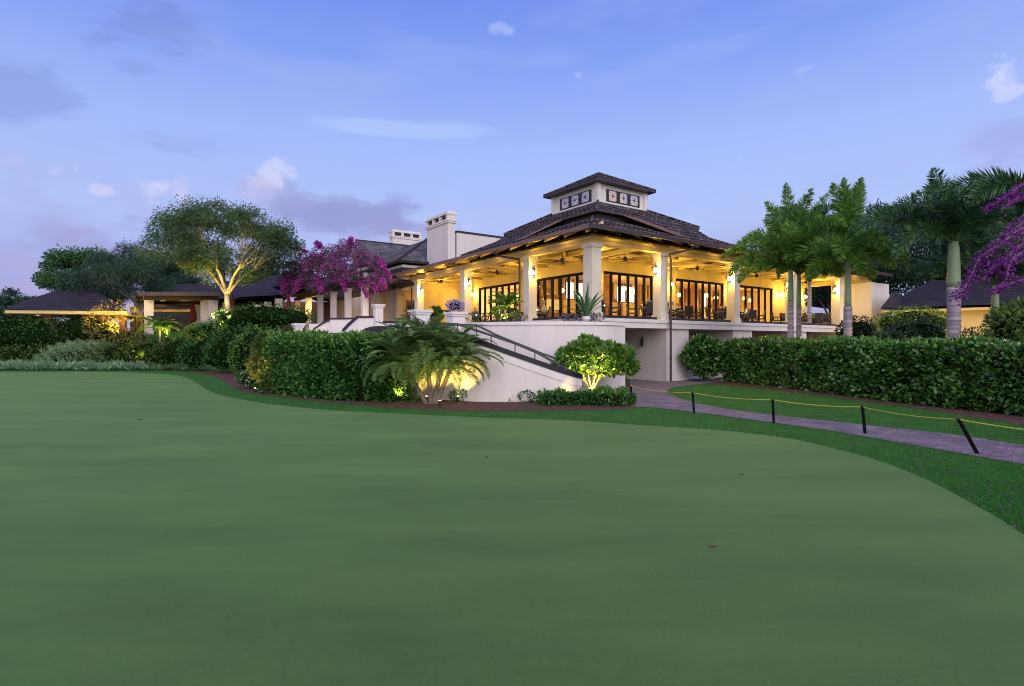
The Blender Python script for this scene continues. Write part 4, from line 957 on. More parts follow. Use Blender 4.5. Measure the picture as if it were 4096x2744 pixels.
# fallen petals and leaf crumbs
n = 170; vx = rng.uniform(1980,2341,n); vy = rng.uniform(1000,1230,n); pts = np.array([G(a,b)[:] for a,b in zip(vx,vy)]); ok = ~inpoly(pts[:,0],pts[:,1],edge); pts = pts[ok]; pts[:,2] = rng.uniform(.03,.055,len(pts))
o = quadmesh('fallen_petals', [(leafquads(pts, rng.normal(size=pts.shape)*[1,1,.2], .035, .03), purple)]); tag(o, 'scattered purple petals fallen on the grass at the right', None, None, 'stuff')
leaves = [(1630,1253),(318,961),(1112,1047),(1695,1088),(605,1430),(1785,930)]
for i, (a,b) in enumerate(leaves[:4]):
    p_ = G(a,b); m = MB(); l_ = (.05,.09,.05,.04)[i]; m.add([Vector((-l_,0,.02)),Vector((-l_*.2,-.03,.03)),Vector((l_,.0,.025)),Vector((0,.03,.04)),Vector((l_*.2,0,.015))], [(0,1,4),(1,2,4),(2,3,4),(3,0,4)], sheath)
    o = m.build('dry_leaf'); o.location = p_; o.rotation_euler = (0,0,i*.4)
    tag(o, ['dry brown leaf on the green in the right foreground','dry leaf on the green near the far left edge','dry leaf lying in the middle of the green','small dry leaf on the green below the rope fence'][i], 'leaf', 'dry leaves on the putting green')
# ================================================================== ROPE FENCE
posts = []
for (bx, by, tx, ty) in ((1441,922,1443,881),(1587,945,1583,896),(1769,968,1766,912),(1978,992,1971,928),(2238,1038,2190,956)):
    b_ = G(bx,by); d = b_.y; t_ = P(tx*S, ty*S, d); posts.append((b_,t_))
b_ = G(2620,1095); posts.append((b_, b_+Vector((-.05,0,.62))))
names = ['upright post by the doorway, leftmost of the rope fence','second post of the rope fence from the doorway','third post of the rope fence, in front of the long hedge','fourth post of the rope fence, beside the brick path','strongly leaning post of the rope fence nearest the right edge','post of the rope fence past the right edge']
for i, (b_,t_) in enumerate(posts[:5]):
    r = empty('fence_post', b_, 'black '+names[i], 'fence post', 'posts of the rope fence')
    m = MB(); m.tube([b_-Vector((0,0,.05)), t_], .034, framem, 8); m.build('post_shaft', r)
    m = MB(); m.lathe(t_-Vector((0,0,.03)), [(.03,0),(.036,.02),(.02,.05)], rope_m if i == 0 else black, 8); m.build('post_cap', r)
m = MB()
for i in range(5):
    a, b = posts[i][1]-Vector((0,0,.02)), posts[i+1][1]-Vector((0,0,.02)); sag = .045*(b-a).length*.5
    m.tube([a.lerp(b,k_/14)-Vector((0,0,sag*4*(k_/14)*(1-k_/14))) for k_ in range(15)], .010, rope_m, 6)
o = m.build('rope'); tag(o, 'yellow rope sagging between the black fence posts', 'rope')
# ================================================================== VEGETATION
def fr_path(length, up0, droop, yaw, n=14):     # arching rachis as local points
    pts = [Vector((0,0,0))]; a = up0; st = length/n
    for i in range(n):
        pts.append(pts[-1]+Vector((math.cos(yaw)*math.cos(a), math.sin(yaw)*math.cos(a), math.sin(a)))*st); a -= droop/n*(.5+1.0*i/n)
    return pts
PLW = 1.5
def frond(origin, length, up0, droop, yaw, nl, ll, lw, plume, mb, mt, stem=.02, start=.12, hang=.3):
    pts = [origin+p for p in fr_path(length, up0, droop, yaw)]; n = len(pts)
    mb.tube(pts, [stem*(1-.85*i/(n-1)) for i in range(n)], mt, 5)
    A = np.array([p[:] for p in pts]); T = np.gradient(A, axis=0); T = unit(T)
    t = np.linspace(start, 1, nl)*(n-1)*.999; i0 = t.astype(int); f_ = (t-i0)[:,None]
    pos = A[i0]*(1-f_)+A[np.minimum(i0+1,n-1)]*f_; tan = T[i0]
    side = unit(np.cross(tan, [0,0,1.])); upv = np.cross(side, tan)
    out = []
    prof = np.sin(np.pi*np.clip((t/(n-1))*.9+.12,0,1))**.6
    if plume:
        for k_ in range(plume):
            an = rng.uniform(0, 2*np.pi, nl); dr = side*np.cos(an)[:,None]+upv*np.sin(an)[:,None]+tan*.75+np.array([0,0,-hang*.5])
            out.append(leafquads(pos, dr, ll*prof*rng.uniform(.8,1.1,nl), lw, 0))
    else:
        for s_ in (-1,1):
            dr = side*s_+tan*.7+upv*.25+rng.normal(size=(nl,3))*.06+np.array([0,0,-hang]); out.append(leafquads(pos, dr, ll*prof*rng.uniform(.85,1.1,nl), lw, 0))
    return np.concatenate(out)
def palm(name, px, d, zb, ztr, zsh, rt, rs, fronds, label, leaf=palmleaf, group=None, lean=0., trunk=palmtrunk, x=None, plume=3, spear=None, shaftmt=shaftm):
    """fronds: list of (yaw, up0, droop, length)"""
    b = gx(px, d); b.z = zb; r = empty(name, b, label, 'palm tree', group)
    m = MB(); n = 54; pts = [b+Vector((lean*(i/n)**1.5, 0, (ztr-zb)*i/n)) for i in range(n+1)]
    m.tube(pts, [rt*(.93 if i % 3 == 0 else 1.04)*(1+.12*math.exp(-i*.5)) *(1-.12*i/n) for i in range(n+1)], trunk, 12); m.build('trunk', r, smooth=True)
    top = pts[-1]; m = MB(); H = zsh-ztr
    m.tube([top+Vector((0,0,H*k_)) for k_ in (-.01,.12,.5,.85,1)], [rs*1.0, rs*1.06, rs*.98, rs*.84, rs*.66], shaftmt, 12)
    if spear: m.tube([top+Vector((0,0,H)), top+Vector((.02,0,H+spear))], [.035,.006], leaf, 6)
    m.build('crown_shaft', r, smooth=True)
    o_ = top+Vector((0,0,H*.96)); mb = MB(); parts = []
    for yaw, u0, dr, ln in fronds:
        parts.append((frond(o_+Vector((math.cos(yaw),math.sin(yaw),0))*rs*.4, ln, u0, dr, yaw, int(40*ln), .60, .055, plume, mb, leaf, .028), leaf))
    quadmesh('crown', parts, r, mb); return r
def ring(n, u, dr, ln, off=0, ju=.15, jl=.2):
    return [(2*math.pi*i/n+off+random.uniform(-.2,.2), u+random.uniform(-ju,ju), dr+random.uniform(-.2,.2), ln*(1+random.uniform(-jl,jl))) for i in range(n)]
# heights read from the photograph
def zat(vy, d): return EYE+(HY-vy*S)/F*d
GPm = 'foxtail palms behind the long hedge'
d = 21
palm('foxtail_palm', 2180*S, d, 0, zat(655,d), zat(552,d), .24, .205, ring(8,1.1,2.2,3.6)+ring(4,1.35,1.0,2.8,.4)+[(math.pi,.75,1.9,4.3),(0.1,.8,1.9,4.2),(2.8,.95,2.2,4.2),(3.5,.45,2.0,3.8),(.4,.4,1.9,3.6)], 'thick trunked foxtail palm with pale green crown shaft, tallest on the right', palmleaf, GPm, spear=2.6, plume=2)
d = 24
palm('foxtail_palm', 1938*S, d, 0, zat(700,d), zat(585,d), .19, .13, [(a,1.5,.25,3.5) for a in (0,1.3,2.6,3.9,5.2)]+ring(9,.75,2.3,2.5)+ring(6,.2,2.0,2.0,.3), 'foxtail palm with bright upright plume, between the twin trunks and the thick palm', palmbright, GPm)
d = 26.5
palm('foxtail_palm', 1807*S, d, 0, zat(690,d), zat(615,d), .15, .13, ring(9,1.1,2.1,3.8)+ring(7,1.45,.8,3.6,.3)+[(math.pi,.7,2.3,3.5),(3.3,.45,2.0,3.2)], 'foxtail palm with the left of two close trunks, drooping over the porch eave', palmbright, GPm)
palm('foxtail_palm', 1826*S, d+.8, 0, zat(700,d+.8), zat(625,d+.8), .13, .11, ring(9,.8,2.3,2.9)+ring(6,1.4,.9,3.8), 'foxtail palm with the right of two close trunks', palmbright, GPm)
d = 22
palm('foxtail_palm', 2275*S, d, 0, zat(715,d), zat(650,d), .13, .12, ring(10,.85,2.0,3.3)+ring(5,1.3,1.2,3.0), 'slim foxtail palm hung with bougainvillea near the right edge', palmleaf, GPm)
d = 40
palm('palm_tree', 1850*S, d, 0, zat(560,d), zat(530,d), .15, .12, ring(13,.85,1.7,3.0,0,.5), 'tall dark palm crown standing behind the bright foxtail palms', darkleaf, None)
palm('palm_tree', 2400*S, 18, 0, zat(540,18), zat(450,18), .15, .12, ring(12,.9,1.8,3.4,0,.4), 'dark palm whose fronds reach in from the right edge', palmleaf, None)
def dome_tree(name, px, d, zb, fork, centre, radii, lm, label, ncl=60, per=420, ls=.16, asp=.4, rt=.3, bk_=bark, droop=0., cls=1.0, limbs=5, group=None, pendul=False):
    b = gx(px, d); b.z = zb; r = empty(name, b, label, 'tree', group); m = MB(); c_ = Vector(centre)
    cl = []
    for i in range(ncl):
        v = Vector(rng.normal(size=3)).normalized(); rr = random.uniform(.45,1)**.6
        if v.z < -.45: v.z *= .8
        cl.append(c_+Vector((v.x*radii[0]*rr, v.y*radii[1]*rr, v.z*radii[2]*rr)))
    f = b+Vector((random.uniform(-.1,.1), 0, fork))
    m.tube([b-Vector((0,0,.2)), b+Vector((.03,0,.3)), b.lerp(f,.5)+Vector((.08,0,0)), f], [rt*1.35, rt, rt*.85, rt*.8], bk_, 9)
    prim = []
    for i in range(limbs):
        a = 2*math.pi*(i+.3)/limbs; e_ = f.lerp(c_, .62)+Vector((math.cos(a)*radii[0]*.42, math.sin(a)*radii[1]*.4, random.uniform(-.1,.25)*radii[2]))
        mid = f.lerp(e_,.5)+Vector((0,0,.1*radii[2])); m.tube(cr([f, mid, e_], 5), [rt*.55*(1-.055*k_) for k_ in range(11)], bk_, 7); prim.append((mid,e_))
    for q_ in cl:
        k_ = min(prim, key=lambda p_: (p_[1]-q_).length); s_ = k_[0].lerp(k_[1], random.uniform(.3,1)); md = s_.lerp(q_,.5)+Vector((random.uniform(-.3,.3),random.uniform(-.3,.3),.25))
        m.tube(cr([s_,md,q_],3), [rt*.17,rt*.14,rt*.12,rt*.1,rt*.08,rt*.06,rt*.04], bk_, 5)
    m.build('trunk', r, smooth=True)
    parts = []; mean = (radii[0]*radii[1]*radii[2])**(1/3)
    for q_ in cl:
        cr_r = mean*random.uniform(.17,.30)*cls; p_ = np.array(q_)+rng.normal(size=(per,3))*np.array([cr_r*.62,cr_r*.62,cr_r*.42])
        dv = p_-np.array(q_); nv = np.linalg.norm(dv, axis=1, keepdims=True)/cr_r; p_ = np.array(q_)+dv/np.maximum(1, nv/1.1)
        if pendul: p_[:,2] -= np.minimum(rng.exponential(.5, per),1.6)*mean*.14
        dd = rng.normal(size=(per,3))*.7+(p_-np.array(q_))/cr_r*.7+np.array([0,0,-droop]); s_ = ls*rng.uniform(.6,1.3,per)
        parts.append((leafquads(p_, dd, s_, s_*asp), lm))
    quadmesh('crown', parts, r); return r
# uplit spreading tree
d = 44; zb = EYE+(HY-1304)/F*d
dome_tree('spreading_tree', 907, d, zb, 2.5, P(888,985,d), (5.7,4.8,3.3), treeleaf, 'broad spreading tree with yellow uplit pale trunk', 125, 360, .24, .30, .25, barkp, .15, .68, 7)
# outer sprays on both sides
d = 52; dome_tree('weeping_tree', 545, d, 2.2, 3.6, P(470,1100,d), (4.4,4,3.0), darkleaf, 'dark weeping tree left of the uplit tree, over the pavilion roof', 64, 460, .26, .22, .25, bark, .9, .85, 5, pendul=True)
d = 66; dome_tree('bushy_tree', 300, d, 2.0, 3, P(330,1100,d), (4.6,4,2.9), greenleaf, 'bushy green tree rising behind the pavilion roof', 50, 420, .36, .4, .2)
dome_tree('bushy_tree', 620, 75, 2.0, 3, P(660,1110,75), (5.0,4,3.2), darkleaf, 'dark leafy tree between the weeping tree and the uplit tree', 50, 400, .36, .4, .2)
dome_tree('bushy_tree', -20, 60, 2.0, 2, P(-10,1230,60), (3.2,3,2.4), darkleaf, 'dark tree at the far left edge of the picture', 36, 360, .3, .4, .2)
dome_tree('bushy_tree', 1060, 80, 2.0, 3, P(1080,1130,80), (4.5,4,1.6), darkleaf, 'low dark tree behind the roofs right of the uplit tree', 26, 300, .36, .4, .2)
dome_tree('bushy_tree', 110, 90, 2.0, 2, P(110,1225,90), (4,3,1.8), darkleaf, 'small distant tree left of the pavilion roof', 30, 300, .36, .4, .2)
for i, (px, d, py, rx, rz, lab) in enumerate(((3500,56,1030,5.2,4.8,'dark tree rising behind the far right end of the porch'),(3720,60,990,6.2,5.8,'dense dark tree above the outbuilding roof'),(3950,56,960,5.5,6.0,'tall dark tree behind the right hand palms'),(4150,44,1010,4.2,5.0,'dark tree filling the background at the right edge'),(3330,60,1060,5.0,4.4,'dark tree seen over the porch roof behind the twin palms'))):
    dome_tree('background_tree', px, d, 0, 4, P(px,py,d), (rx,4,rz), greenleaf if i % 2 else darkleaf, lab, 60, 420, .34, .4, .25, group='trees behind the outbuilding')
# hedges
hedge('clipped_hedge', [gx(2945,30), gx(3120,26.9), gx(3330,23.6), gx(3600,20), gx(4096,16.2)+Vector((0,0,0)), gx(4500,14.2)], 2.18, 1.5, hedgeR, 'long clipped glossy hedge on the right behind the brick path', 40000, .17, .55, 1.98)
hedge('clipped_hedge', [gx(1085,24.8), gx(1180,22.6), gx(1330,20.9), gx(1480,20.2), gx(1610,20.0)], 2.34, 1.3, hedgeL, 'dense dark green hedge in front of the white wall', 26000, .15, .5, 2.32)
# round uplit bush
b_ = G(1352,898)
def stems(mb):
    for i in range(11):
        a = i*.62; mb.tube(cr([b_, b_+Vector((math.cos(a)*.18, math.sin(a)*.15,.3)), b_+Vector((math.cos(a)*.7, math.sin(a)*.5, 1.15))],4), [.05-.0035*k_ for k_ in range(9)], barkp, 6)
cz = lambda vx,vy,d: P(vx*S,vy*S,d)
D_ = b_.y
def bushblobs(lst, d, dy=.9): return [(tuple(P(vx*S, vy*S, d+dd)), (rx*S/F*d, rx*S/F*d*dy, rz*S/F*d)) for vx,vy,rx,rz,dd in lst]
shrub('round_bush', bushblobs([(1357,824,60,34,0),(1308,832,36,24,-.1),(1402,830,40,26,.1),(1350,797,26,20,-.3),(1385,803,28,18,.2),(1424,818,20,24,0),(1295,822,20,20,0),(1322,804,22,18,.1),(1340,785,14,12,0),(1278,840,12,10,0),(1440,838,12,12,0)], D_), citrus, 'round glossy bush on pale stems, lit from below beside the white stair wall', 'bush', n=520, ls=.25, asp=.5, origin=b_, stems=stems, solid=False, zmin=.72)
b2 = G(1610,868)
def stems(mb):
    for i in range(8):
        a = i*.8; mb.tube([b2, b2+Vector((math.cos(a)*.6, math.sin(a)*.5, .9))], [.035,.015], bark, 6)
shrub('round_bush', bushblobs([(1612,805,44,30,0),(1590,815,30,28,0),(1640,815,34,34,0),(1610,835,36,26,0),(1605,785,24,16,0)], b2.y-1.5), hedgeR, 'unlit round bush in front of the lower pier left of the long hedge', 'bush', n=800, ls=.22, asp=.5, origin=b2, stems=stems)
# low hedge below the round bush
hedge('low_hedge', [G(1245,925), G(1330,924), G(1432,926)], .40, .8, hedgeL, 'low dark hedge at the foot of the lit round bush', 4200, .11, .5, .38, .15)
for i, (vx, vy, s_, lab) in enumerate(((1165,918,.22,'tiny bedding plant in the mulch under the white stair wall, left one'),(1203,920,.34,'small leafy bedding plant beside the low hedge'),(1046,918,.36,'small dark plant right of the uplit palm stems'),(945,920,.4,'small dark bush left of the uplit palm stems'))):
    b_ = G(vx,vy); shrub('bedding_plant', [((b_.x,b_.y,s_*.55),(s_*.8,s_*.7,s_*.6))], hedgeL, lab, 'plant', n=160, ls=.12, asp=.5, origin=b_, solid=False, group='small plants in the mulch')
# pygmy date palms
def date_palm(name, base, stemlist, lm, label, ln=1.9, nf=20, ll=.34, lw=.022, group=None, cat='palm'):
    r = empty(name, base, label, cat, group); m = MB(); heads = []
    for dx_, dy_, h_ in stemlist:
        t_ = base+Vector((dx_,dy_,h_)); m.tube(cr([base+Vector((dx_*.15,dy_*.15,-.05)), base+Vector((dx_*.6,dy_*.6,h_*.5)), t_],4), [.09,.085,.08,.078,.075,.075,.08,.085,.09], bark, 8); heads.append(t_)
    if stemlist: m.build('trunk', r, smooth=True)
    mb = MB(); parts = []
    for h_ in heads or [base]:
        for i in range(nf):
            parts.append((frond(h_, ln*random.uniform(.75,1.1), random.uniform(.1,1.55), random.uniform(1.2,2.3), 2*math.pi*i/nf*1.618*3, int(58*ln), ll, lw, 0, mb, lm, .014, .1, .22), lm))
    quadmesh('crown', parts, r, mb); return r
bp = G(990,921); bp.y -= .35
date_palm('pygmy_date_palm', bp, [(-.95,.1,1.35),(-.15,.0,1.75),(.75,.1,1.5),(.3,.25,1.2)], dateleaf, 'uplit multi-stemmed pygmy date palm against the white stair wall', 1.85, 52, .34, .017, cat='palm')
date_palm('pygmy_date_palm', gx(640,42.5)+Vector((0,0,1.2)), [(0,0,2.0)], palmbright, 'arching palm in the left garden, lit yellow below', 1.9, 18, .4, .05)
date_palm('porch_palm', gx(2022,27.4)+Vector((0,0,3.0)), [(0,0,.75)], limeleaf, 'small yellow-lit palm in the planter left of the porch column', 1.25, 20, .34, .04, group='small lit palms in the porch planter')
date_palm('porch_palm', gx(1752,30.5)+Vector((0,0,2.6)), [(0,0,1.0)], limeleaf, 'small yellow-lit palm between the two white stair pillars', 1.0, 16, .3, .04, group='small lit palms in the porch planter')
date_palm('arching_palm', gx(1600,27)+Vector((0,0,2.3)), [], strap, 'green arching palm clump left of the widest white pillar', 1.3, 18, .36, .045)
# strap-leaved plants
def strap_plant(name, base, n, ln, w, lm, label, up0=(.5,1.4), dr=(.3,1.2), group=None, pot=None):
    r = empty(name, base, label, 'plant', group); m = MB()
    for i in range(n):
        pts = [base+p for p in fr_path(ln*random.uniform(.65,1.05), random.uniform(*up0), random.uniform(*dr), 2.4*i, 8)]; vs = []; K_ = len(pts)
        yaw = 2.4*i; sd = Vector((-math.sin(yaw), math.cos(yaw), 0))
        for k_, p_ in enumerate(pts):
            ww = w*math.sin(math.pi*min(1,(k_/(K_-1))*.85+.13)); vs += [p_-sd*ww, p_+Vector((0,0,-ww*.4)), p_+sd*ww]
        m.add(vs, [(k_*3+j, k_*3+j+1, (k_+1)*3+j+1, (k_+1)*3+j) for k_ in range(K_-1) for j in range(2)], lm)
    m.build('leaves', r)
    if pot: m = MB(); m.lathe(base-Vector((0,0,.22)), [(.14,0),(.2,.1),(.19,.22)], trim, 12); m.build('pot', r)
    return r
strap_plant('strap_leaf_plant', P(2345,1266,25.4), 20, 1.75, .07, strap, 'large upright strap-leaved plant in a white pot before the corner column', (.55,1.5), (.2,.9), None, True)
strap_plant('agave_plant', gx(3470,26)+Vector((0,0,1.5)), 24, 1.5, .05, palmleaf, 'spiky dark plant behind the hedge at the porch end', (.2,1.4), (.3,.9))
strap_plant('croton_plant', gx(3455,24)+Vector((0,0,1.6)), 18, .8, .06, amberleaf, 'orange spiky plant glowing above the long hedge', (.5,1.5), (.1,.6))
strap_plant('croton_plant', gx(3300,25)+Vector((0,0,1.6)), 16, .75, .06, amberleaf, 'orange spiky plant left of the bright plumed palm trunk', (.5,1.5), (.1,.6))
# violet flowers in the planter, flower pot on pillar
b_ = P(2300,1278,25.6); shrub('planter_flowers', [((b_.x+dx_,b_.y,b_.z+.12),(.32,.22,.16)) for dx_ in (-.5,-.15,.2,.75,1.05)], brownleaf, 'dark violet flowers at the foot of the corner column', 'flowers', n=130, ls=.08, asp=.7, origin=b_-Vector((0,0,.1)), solid=False, flowers=(lilac_fl,50,.06))
b_ = P(1985,1282,27); shrub('planter_flowers', [((b_.x+dx_,b_.y,b_.z+.15),(.35,.25,.2)) for dx_ in (-1.3,-.8,-.3,.2,.8,1.2)], oliveleaf, 'low mixed flowers around the lit planter palm', 'flowers', n=140, ls=.09, asp=.6, origin=b_-Vector((0,0,.1)), solid=False, flowers=(lilac_fl,16,.07))
b_ = P(1820,1248,25.5); shrub('flower_pot', [((b_.x,b_.y,b_.z+.28),(.42,.36,.28))], lilac_fl, 'pot of pale violet flowers on the white stair pillar', 'flowers', n=420, ls=.09, asp=.8, origin=b_, solid=True)
# right garden
def gshrub(px, py, d, rx, rz, lm, lab, n=1500, ls=.14, name='garden_shrub', asp=.5, gz=None, **k):
    c_ = P(px, py, d); z0 = gz if gz is not None else 0
    bl = [((c_.x+random.uniform(-.3,.3)*rx, c_.y+random.uniform(-.2,.2), c_.z+random.uniform(-.1,.1)*rz), (rx*.8,rx*.6,rz)) for _ in range(2)]+[((c_.x-rx*.45,c_.y,c_.z-.1*rz),(rx*.5,rx*.5,rz*.8)),((c_.x+rx*.45,c_.y,c_.z-.1*rz),(rx*.5,rx*.5,rz*.85))]
    return shrub(name, bl, lm, lab, 'shrub', n=int(n/4), ls=ls, asp=asp, origin=Vector((c_.x,c_.y,z0)), **k)
gshrub(3650,1290,36,2.6,1.0,limeleaf,'rounded hedge lit bright yellow-green before the outbuilding',4200,.15)
gshrub(3660,1355,25,1.6,1.0,darkleaf,'dark shrub below the yellow lit hedge behind the long hedge',3200,.16,asp=.35)
gshrub(3420,1330,27,.9,.7,darkleaf,'dark shrub at the foot of the bright plumed palm',1400,.15)
gshrub(3900,1360,25,1.1,.55,oliveleaf,'sparse olive shrub between the two right hand palm trunks',900,.15,solid=False)
gshrub(4070,1300,20,1.0,.85,dateleaf,'leafy green shrub at the right edge above the hedge',2000,.26,asp=.3)
gshrub(3560,1365,22,.6,.4,darkleaf,'low dark shrub just over the long hedge left of the thick palm',800,.15)
# left garden
def lshrub(px, d, rx, h, lm, lab, n=1400, ls=.16, asp=.5, name='garden_shrub', dz=0, **k):
    p_ = gx(px, d); z = terr(p_.x, p_.y)+dz
    bl = [((p_.x,p_.y,z+h*.5),(rx,rx*.7,h*.55)),((p_.x-rx*.55,p_.y,z+h*.4),(rx*.6,rx*.5,h*.45)),((p_.x+rx*.55,p_.y-.2,z+h*.42),(rx*.6,rx*.5,h*.48))]
    return shrub(name, bl, lm, lab, 'shrub', n=int(n/3), ls=ls, asp=asp, origin=Vector((p_.x,p_.y,z)), **k)
lshrub(40,46,5.2,3.3,hedgeL,'mounded dark green shrub at the left edge',4200,.2)
lshrub(205,46.2,3.0,3.1,oliveleaf,'olive green shrub in front of the pavilion',2600,.18)
lshrub(345,46.5,3.0,3.4,brownleaf,'bronze leaved shrub in front of the pavilion roof',3600,.16)
lshrub(110,44.4,2.4,1.5,oliveleaf,'lower olive shrub behind the left end of the clipped mound',2400,.2)
lshrub(30,56,4.0,2.5,darkleaf,'dark greenery beside the pavilion at the far left',2400,.24)
lshrub(480,47.5,2.6,1.3,darkleaf,'low dark shrub under the yellow glowing bush',1600,.16)
lshrub(455,43.6,2.0,1.0,hedgeL,'dark shrub at the left end of the olive hedge row',2200,.16)
lshrub(520,43.5,2.7,2.3,oliveleaf,'first olive shrub right of the clipped lawn mound',3400,.15)
lshrub(640,43,3.0,2.4,oliveleaf,'olive shrub below the yellow lit palm',3600,.15)
lshrub(760,42,2.8,2.5,oliveleaf,'olive shrub in front of the pale columns',3400,.15)
lshrub(860,40.5,2.4,2.7,hedgeL,'green shrub in front of the uplit tree',3000,.15)
lshrub(950,37.5,2.0,3.1,hedgeL,'tall green shrub left of the orange lit plant',3200,.15)
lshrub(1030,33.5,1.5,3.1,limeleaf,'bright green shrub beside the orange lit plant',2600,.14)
lshrub(900,45,3.0,1.9,limeleaf,'lime green shrub lit by a garden lamp under the uplit tree',2600,.15)
lshrub(1060,42,3.4,1.9,hedgeL,'dark hedge below the arcade columns',2800,.16)
lshrub(1165,33,2.0,3.0,hedgeL,'dark rounded hedge left of the short cream pillar',2600,.16)
lshrub(960,44.5,3.2,1.4,hedgeL,'dark hedge behind the uplit trunk',2400,.16)
lshrub(740,46.5,3.4,1.3,hedgeL,'low dark hedge at the foot of the dark pergola',2200,.16)
lshrub(462,44.4,2.1,3.1,lamplitleaf,'bush glowing yellow in front of the pavilion end',1500,.22,.22,'glowing_bush',dz=1.9,solid=False)
lshrub(700,44.6,1.4,.9,limeleaf,'small shrub lit yellow right of the arching palm',1200,.16)
# clipped lawn mound
cpt = gx(345,43.8); bz = terr(cpt.x,cpt.y)
shrub('clipped_mound', [((cpt.x,cpt.y,bz+.1),(4.0,2.0,1.95))], moundleaf, 'smooth clipped pale green mound hedge in the left garden', 'hedge', n=26000, ls=.09, asp=.6, origin=Vector((cpt.x,cpt.y,bz)))
# silver ground cover strip
n = 11000; px = rng.uniform(-120,930,n); dd = rng.uniform(41.2,44.5,n)-np.clip((px-700)/230,0,1)*2.2; x = (px-2048)/F*dd; z = np.array([terr(a,b) for a,b in zip(x,dd)])
clump = .5+.5*np.sin(x*2.3)*np.cos(dd*3+x)
dr = rng.normal(size=(n,3))*np.array([.6,.6,.2])+np.array([0,-.1,.9]); q_ = leafquads(np.stack([x,dd,z+rng.uniform(0,.35,n)*clump+.02],1), dr, rng.uniform(.35,.75,n), .10)
o = quadmesh('ground_cover', [(q_, silverleaf)]); tag(o, None, None, None, 'stuff'); o['label'] = 'silvery spiky ground cover along the far edge of the green'
# orange lit climber and white flowers
b_ = G(592,905); shrub('orange_lit_plant', bushblobs([(592,800,13,28,2.0),(588,835,18,32,1.6),(600,780,9,16,2.2),(610,880,10,26,.8)], b_.y), oliveleaf, 'narrow plant glowing orange in lamp light beside the hedge', 'plant', n=420, ls=.2, asp=.35, origin=b_+Vector((0,2,0)), solid=False)
b_ = G(575,888); shrub('white_flower_bush', bushblobs([(572,866,24,18,0),(555,862,14,12,.3),(596,872,16,14,.1)], b_.y), hedgeL, 'low bush of small white flowers at the left end of the hedge', 'bush', n=700, ls=.13, origin=b_, flowers=(white_fl,170,.09))
# bougainvillea over the pergola
def bougain(name, blobs, fm, lab, n, ls, base, sprays=(), green=.25, dens=1.0):
    r = empty(name, base, lab, 'bougainvillea'); parts = []; m = MB()
    for c_, rad in blobs:
        k_ = int(n*rad[0]*rad[2]*dens); p_, d_ = ball(k_, c_, rad, .55); parts.append((leafquads(p_, rng.normal(size=(k_,3)), ls*rng.uniform(.6,1.3,k_), ls*.7), fm))
        kg = int(k_*green); p_, d_ = ball(kg, c_, [q_*.92 for q_ in rad], .3); parts.append((leafquads(p_, rng.normal(size=(kg,3)), ls*1.4, ls*.7), hedgeL))
    for pts, rr, den in sprays:
        pts = [Vector(p_) for p_ in pts]; c2_ = cr(pts, 8); m.tube(c2_, [.02]*len(c2_), bark, 4)
        for j in range(len(c2_)-1):
            k_ = den; t_ = rng.random((k_,1)); p_ = np.array(c2_[j])*(1-t_)+np.array(c2_[j+1])*t_+rng.normal(size=(k_,3))*rr
            parts.append((leafquads(p_, rng.normal(size=(k_,3)), ls*rng.uniform(.6,1.3,k_), ls*.7), fm))
    quadmesh('blossom', parts, r, m if m.f else None)
    return r
bl = []; sp = []
prof = [(655,640,24,26),(675,620,30,32),(700,600,32,34),(725,590,34,34),(750,585,34,32),(775,580,32,30),(800,575,34,30),(830,590,34,34),(855,605,30,34),(872,625,20,30),(700,640,34,24),(780,640,44,28),(820,635,40,28),(760,615,44,30),(730,655,34,16),(665,660,22,18),(860,650,26,24),(720,610,36,30),(740,620,36,22),(800,615,40,24),(850,640,24,20),(690,640,24,18)]
for vx, vy, rx, rz in prof:
    d_ = 40.5+(870-vx)*.035; 
    for j in range(4):
        c_ = P((vx+random.uniform(-14,14))*S, (vy+random.uniform(-14,14))*S, d_+random.uniform(-1,1.2)); bl.append((tuple(c_), (rx*S/F*d_*.56, .8, rz*S/F*d_*.50)))
for vx0, vy0, vx1, vy1 in ((700,575,670,570),(800,565,803,545),(860,590,895,640),(655,640,645,665),(690,640,672,668),(725,640,735,665),(780,640,790,665),(820,640,840,680),(850,650,862,668),(680,600,648,612),(735,565,722,556),(872,640,880,660)):
    d_ = 40.5+(870-vx0)*.035; a = P(vx0*S,vy0*S,d_-1); b = P(vx1*S,vy1*S,d_-1.6); sp.append(([a, a.lerp(b,.5)+Vector((0,0,.12)), b], .09, 26))
bougain('bougainvillea', bl, magenta, 'huge magenta bougainvillea spilling over the pergola roof', 450, .14, gx(1400,42)+Vector((0,0,FL)), sp, .6)
# right edge bougainvillea (near the camera side)
def sprayr(lst, d): return [P(vx*S,vy*S,d+dd) for vx,vy,dd in lst]
sp = [(sprayr([(2420,395,1),(2341,420,.5),(2290,455,0),(2250,480,0)],11),.03,26),(sprayr([(2440,490,1),(2341,520,.5),(2290,555,0),(2240,590,0),(2215,640,0),(2185,682,0)],11),.06,24),
      (sprayr([(2440,520,1),(2341,555,.5),(2300,590,.3),(2270,610,.2),(2245,640,.1)],11),.06,22),(sprayr([(2400,600,1),(2330,640,.5),(2290,655,.2),(2270,668,0)],11.3),.03,18),(sprayr([(2400,470,1),(2350,500,.5),(2300,540,.2)],11.2),.08,22),
      (sprayr([(2420,430,1.4),(2350,440,1.2),(2300,470,1)],11),.04,40),(sprayr([(2420,560,.6),(2341,575,.3),(2310,600,.1),(2300,640,0)],10.8),.07,18)]
bl = [(tuple(P(2341*S,550*S,11.9)),(.30,.3,.25)),(tuple(P(2420*S,500*S,11.8)),(.6,.5,.6))]
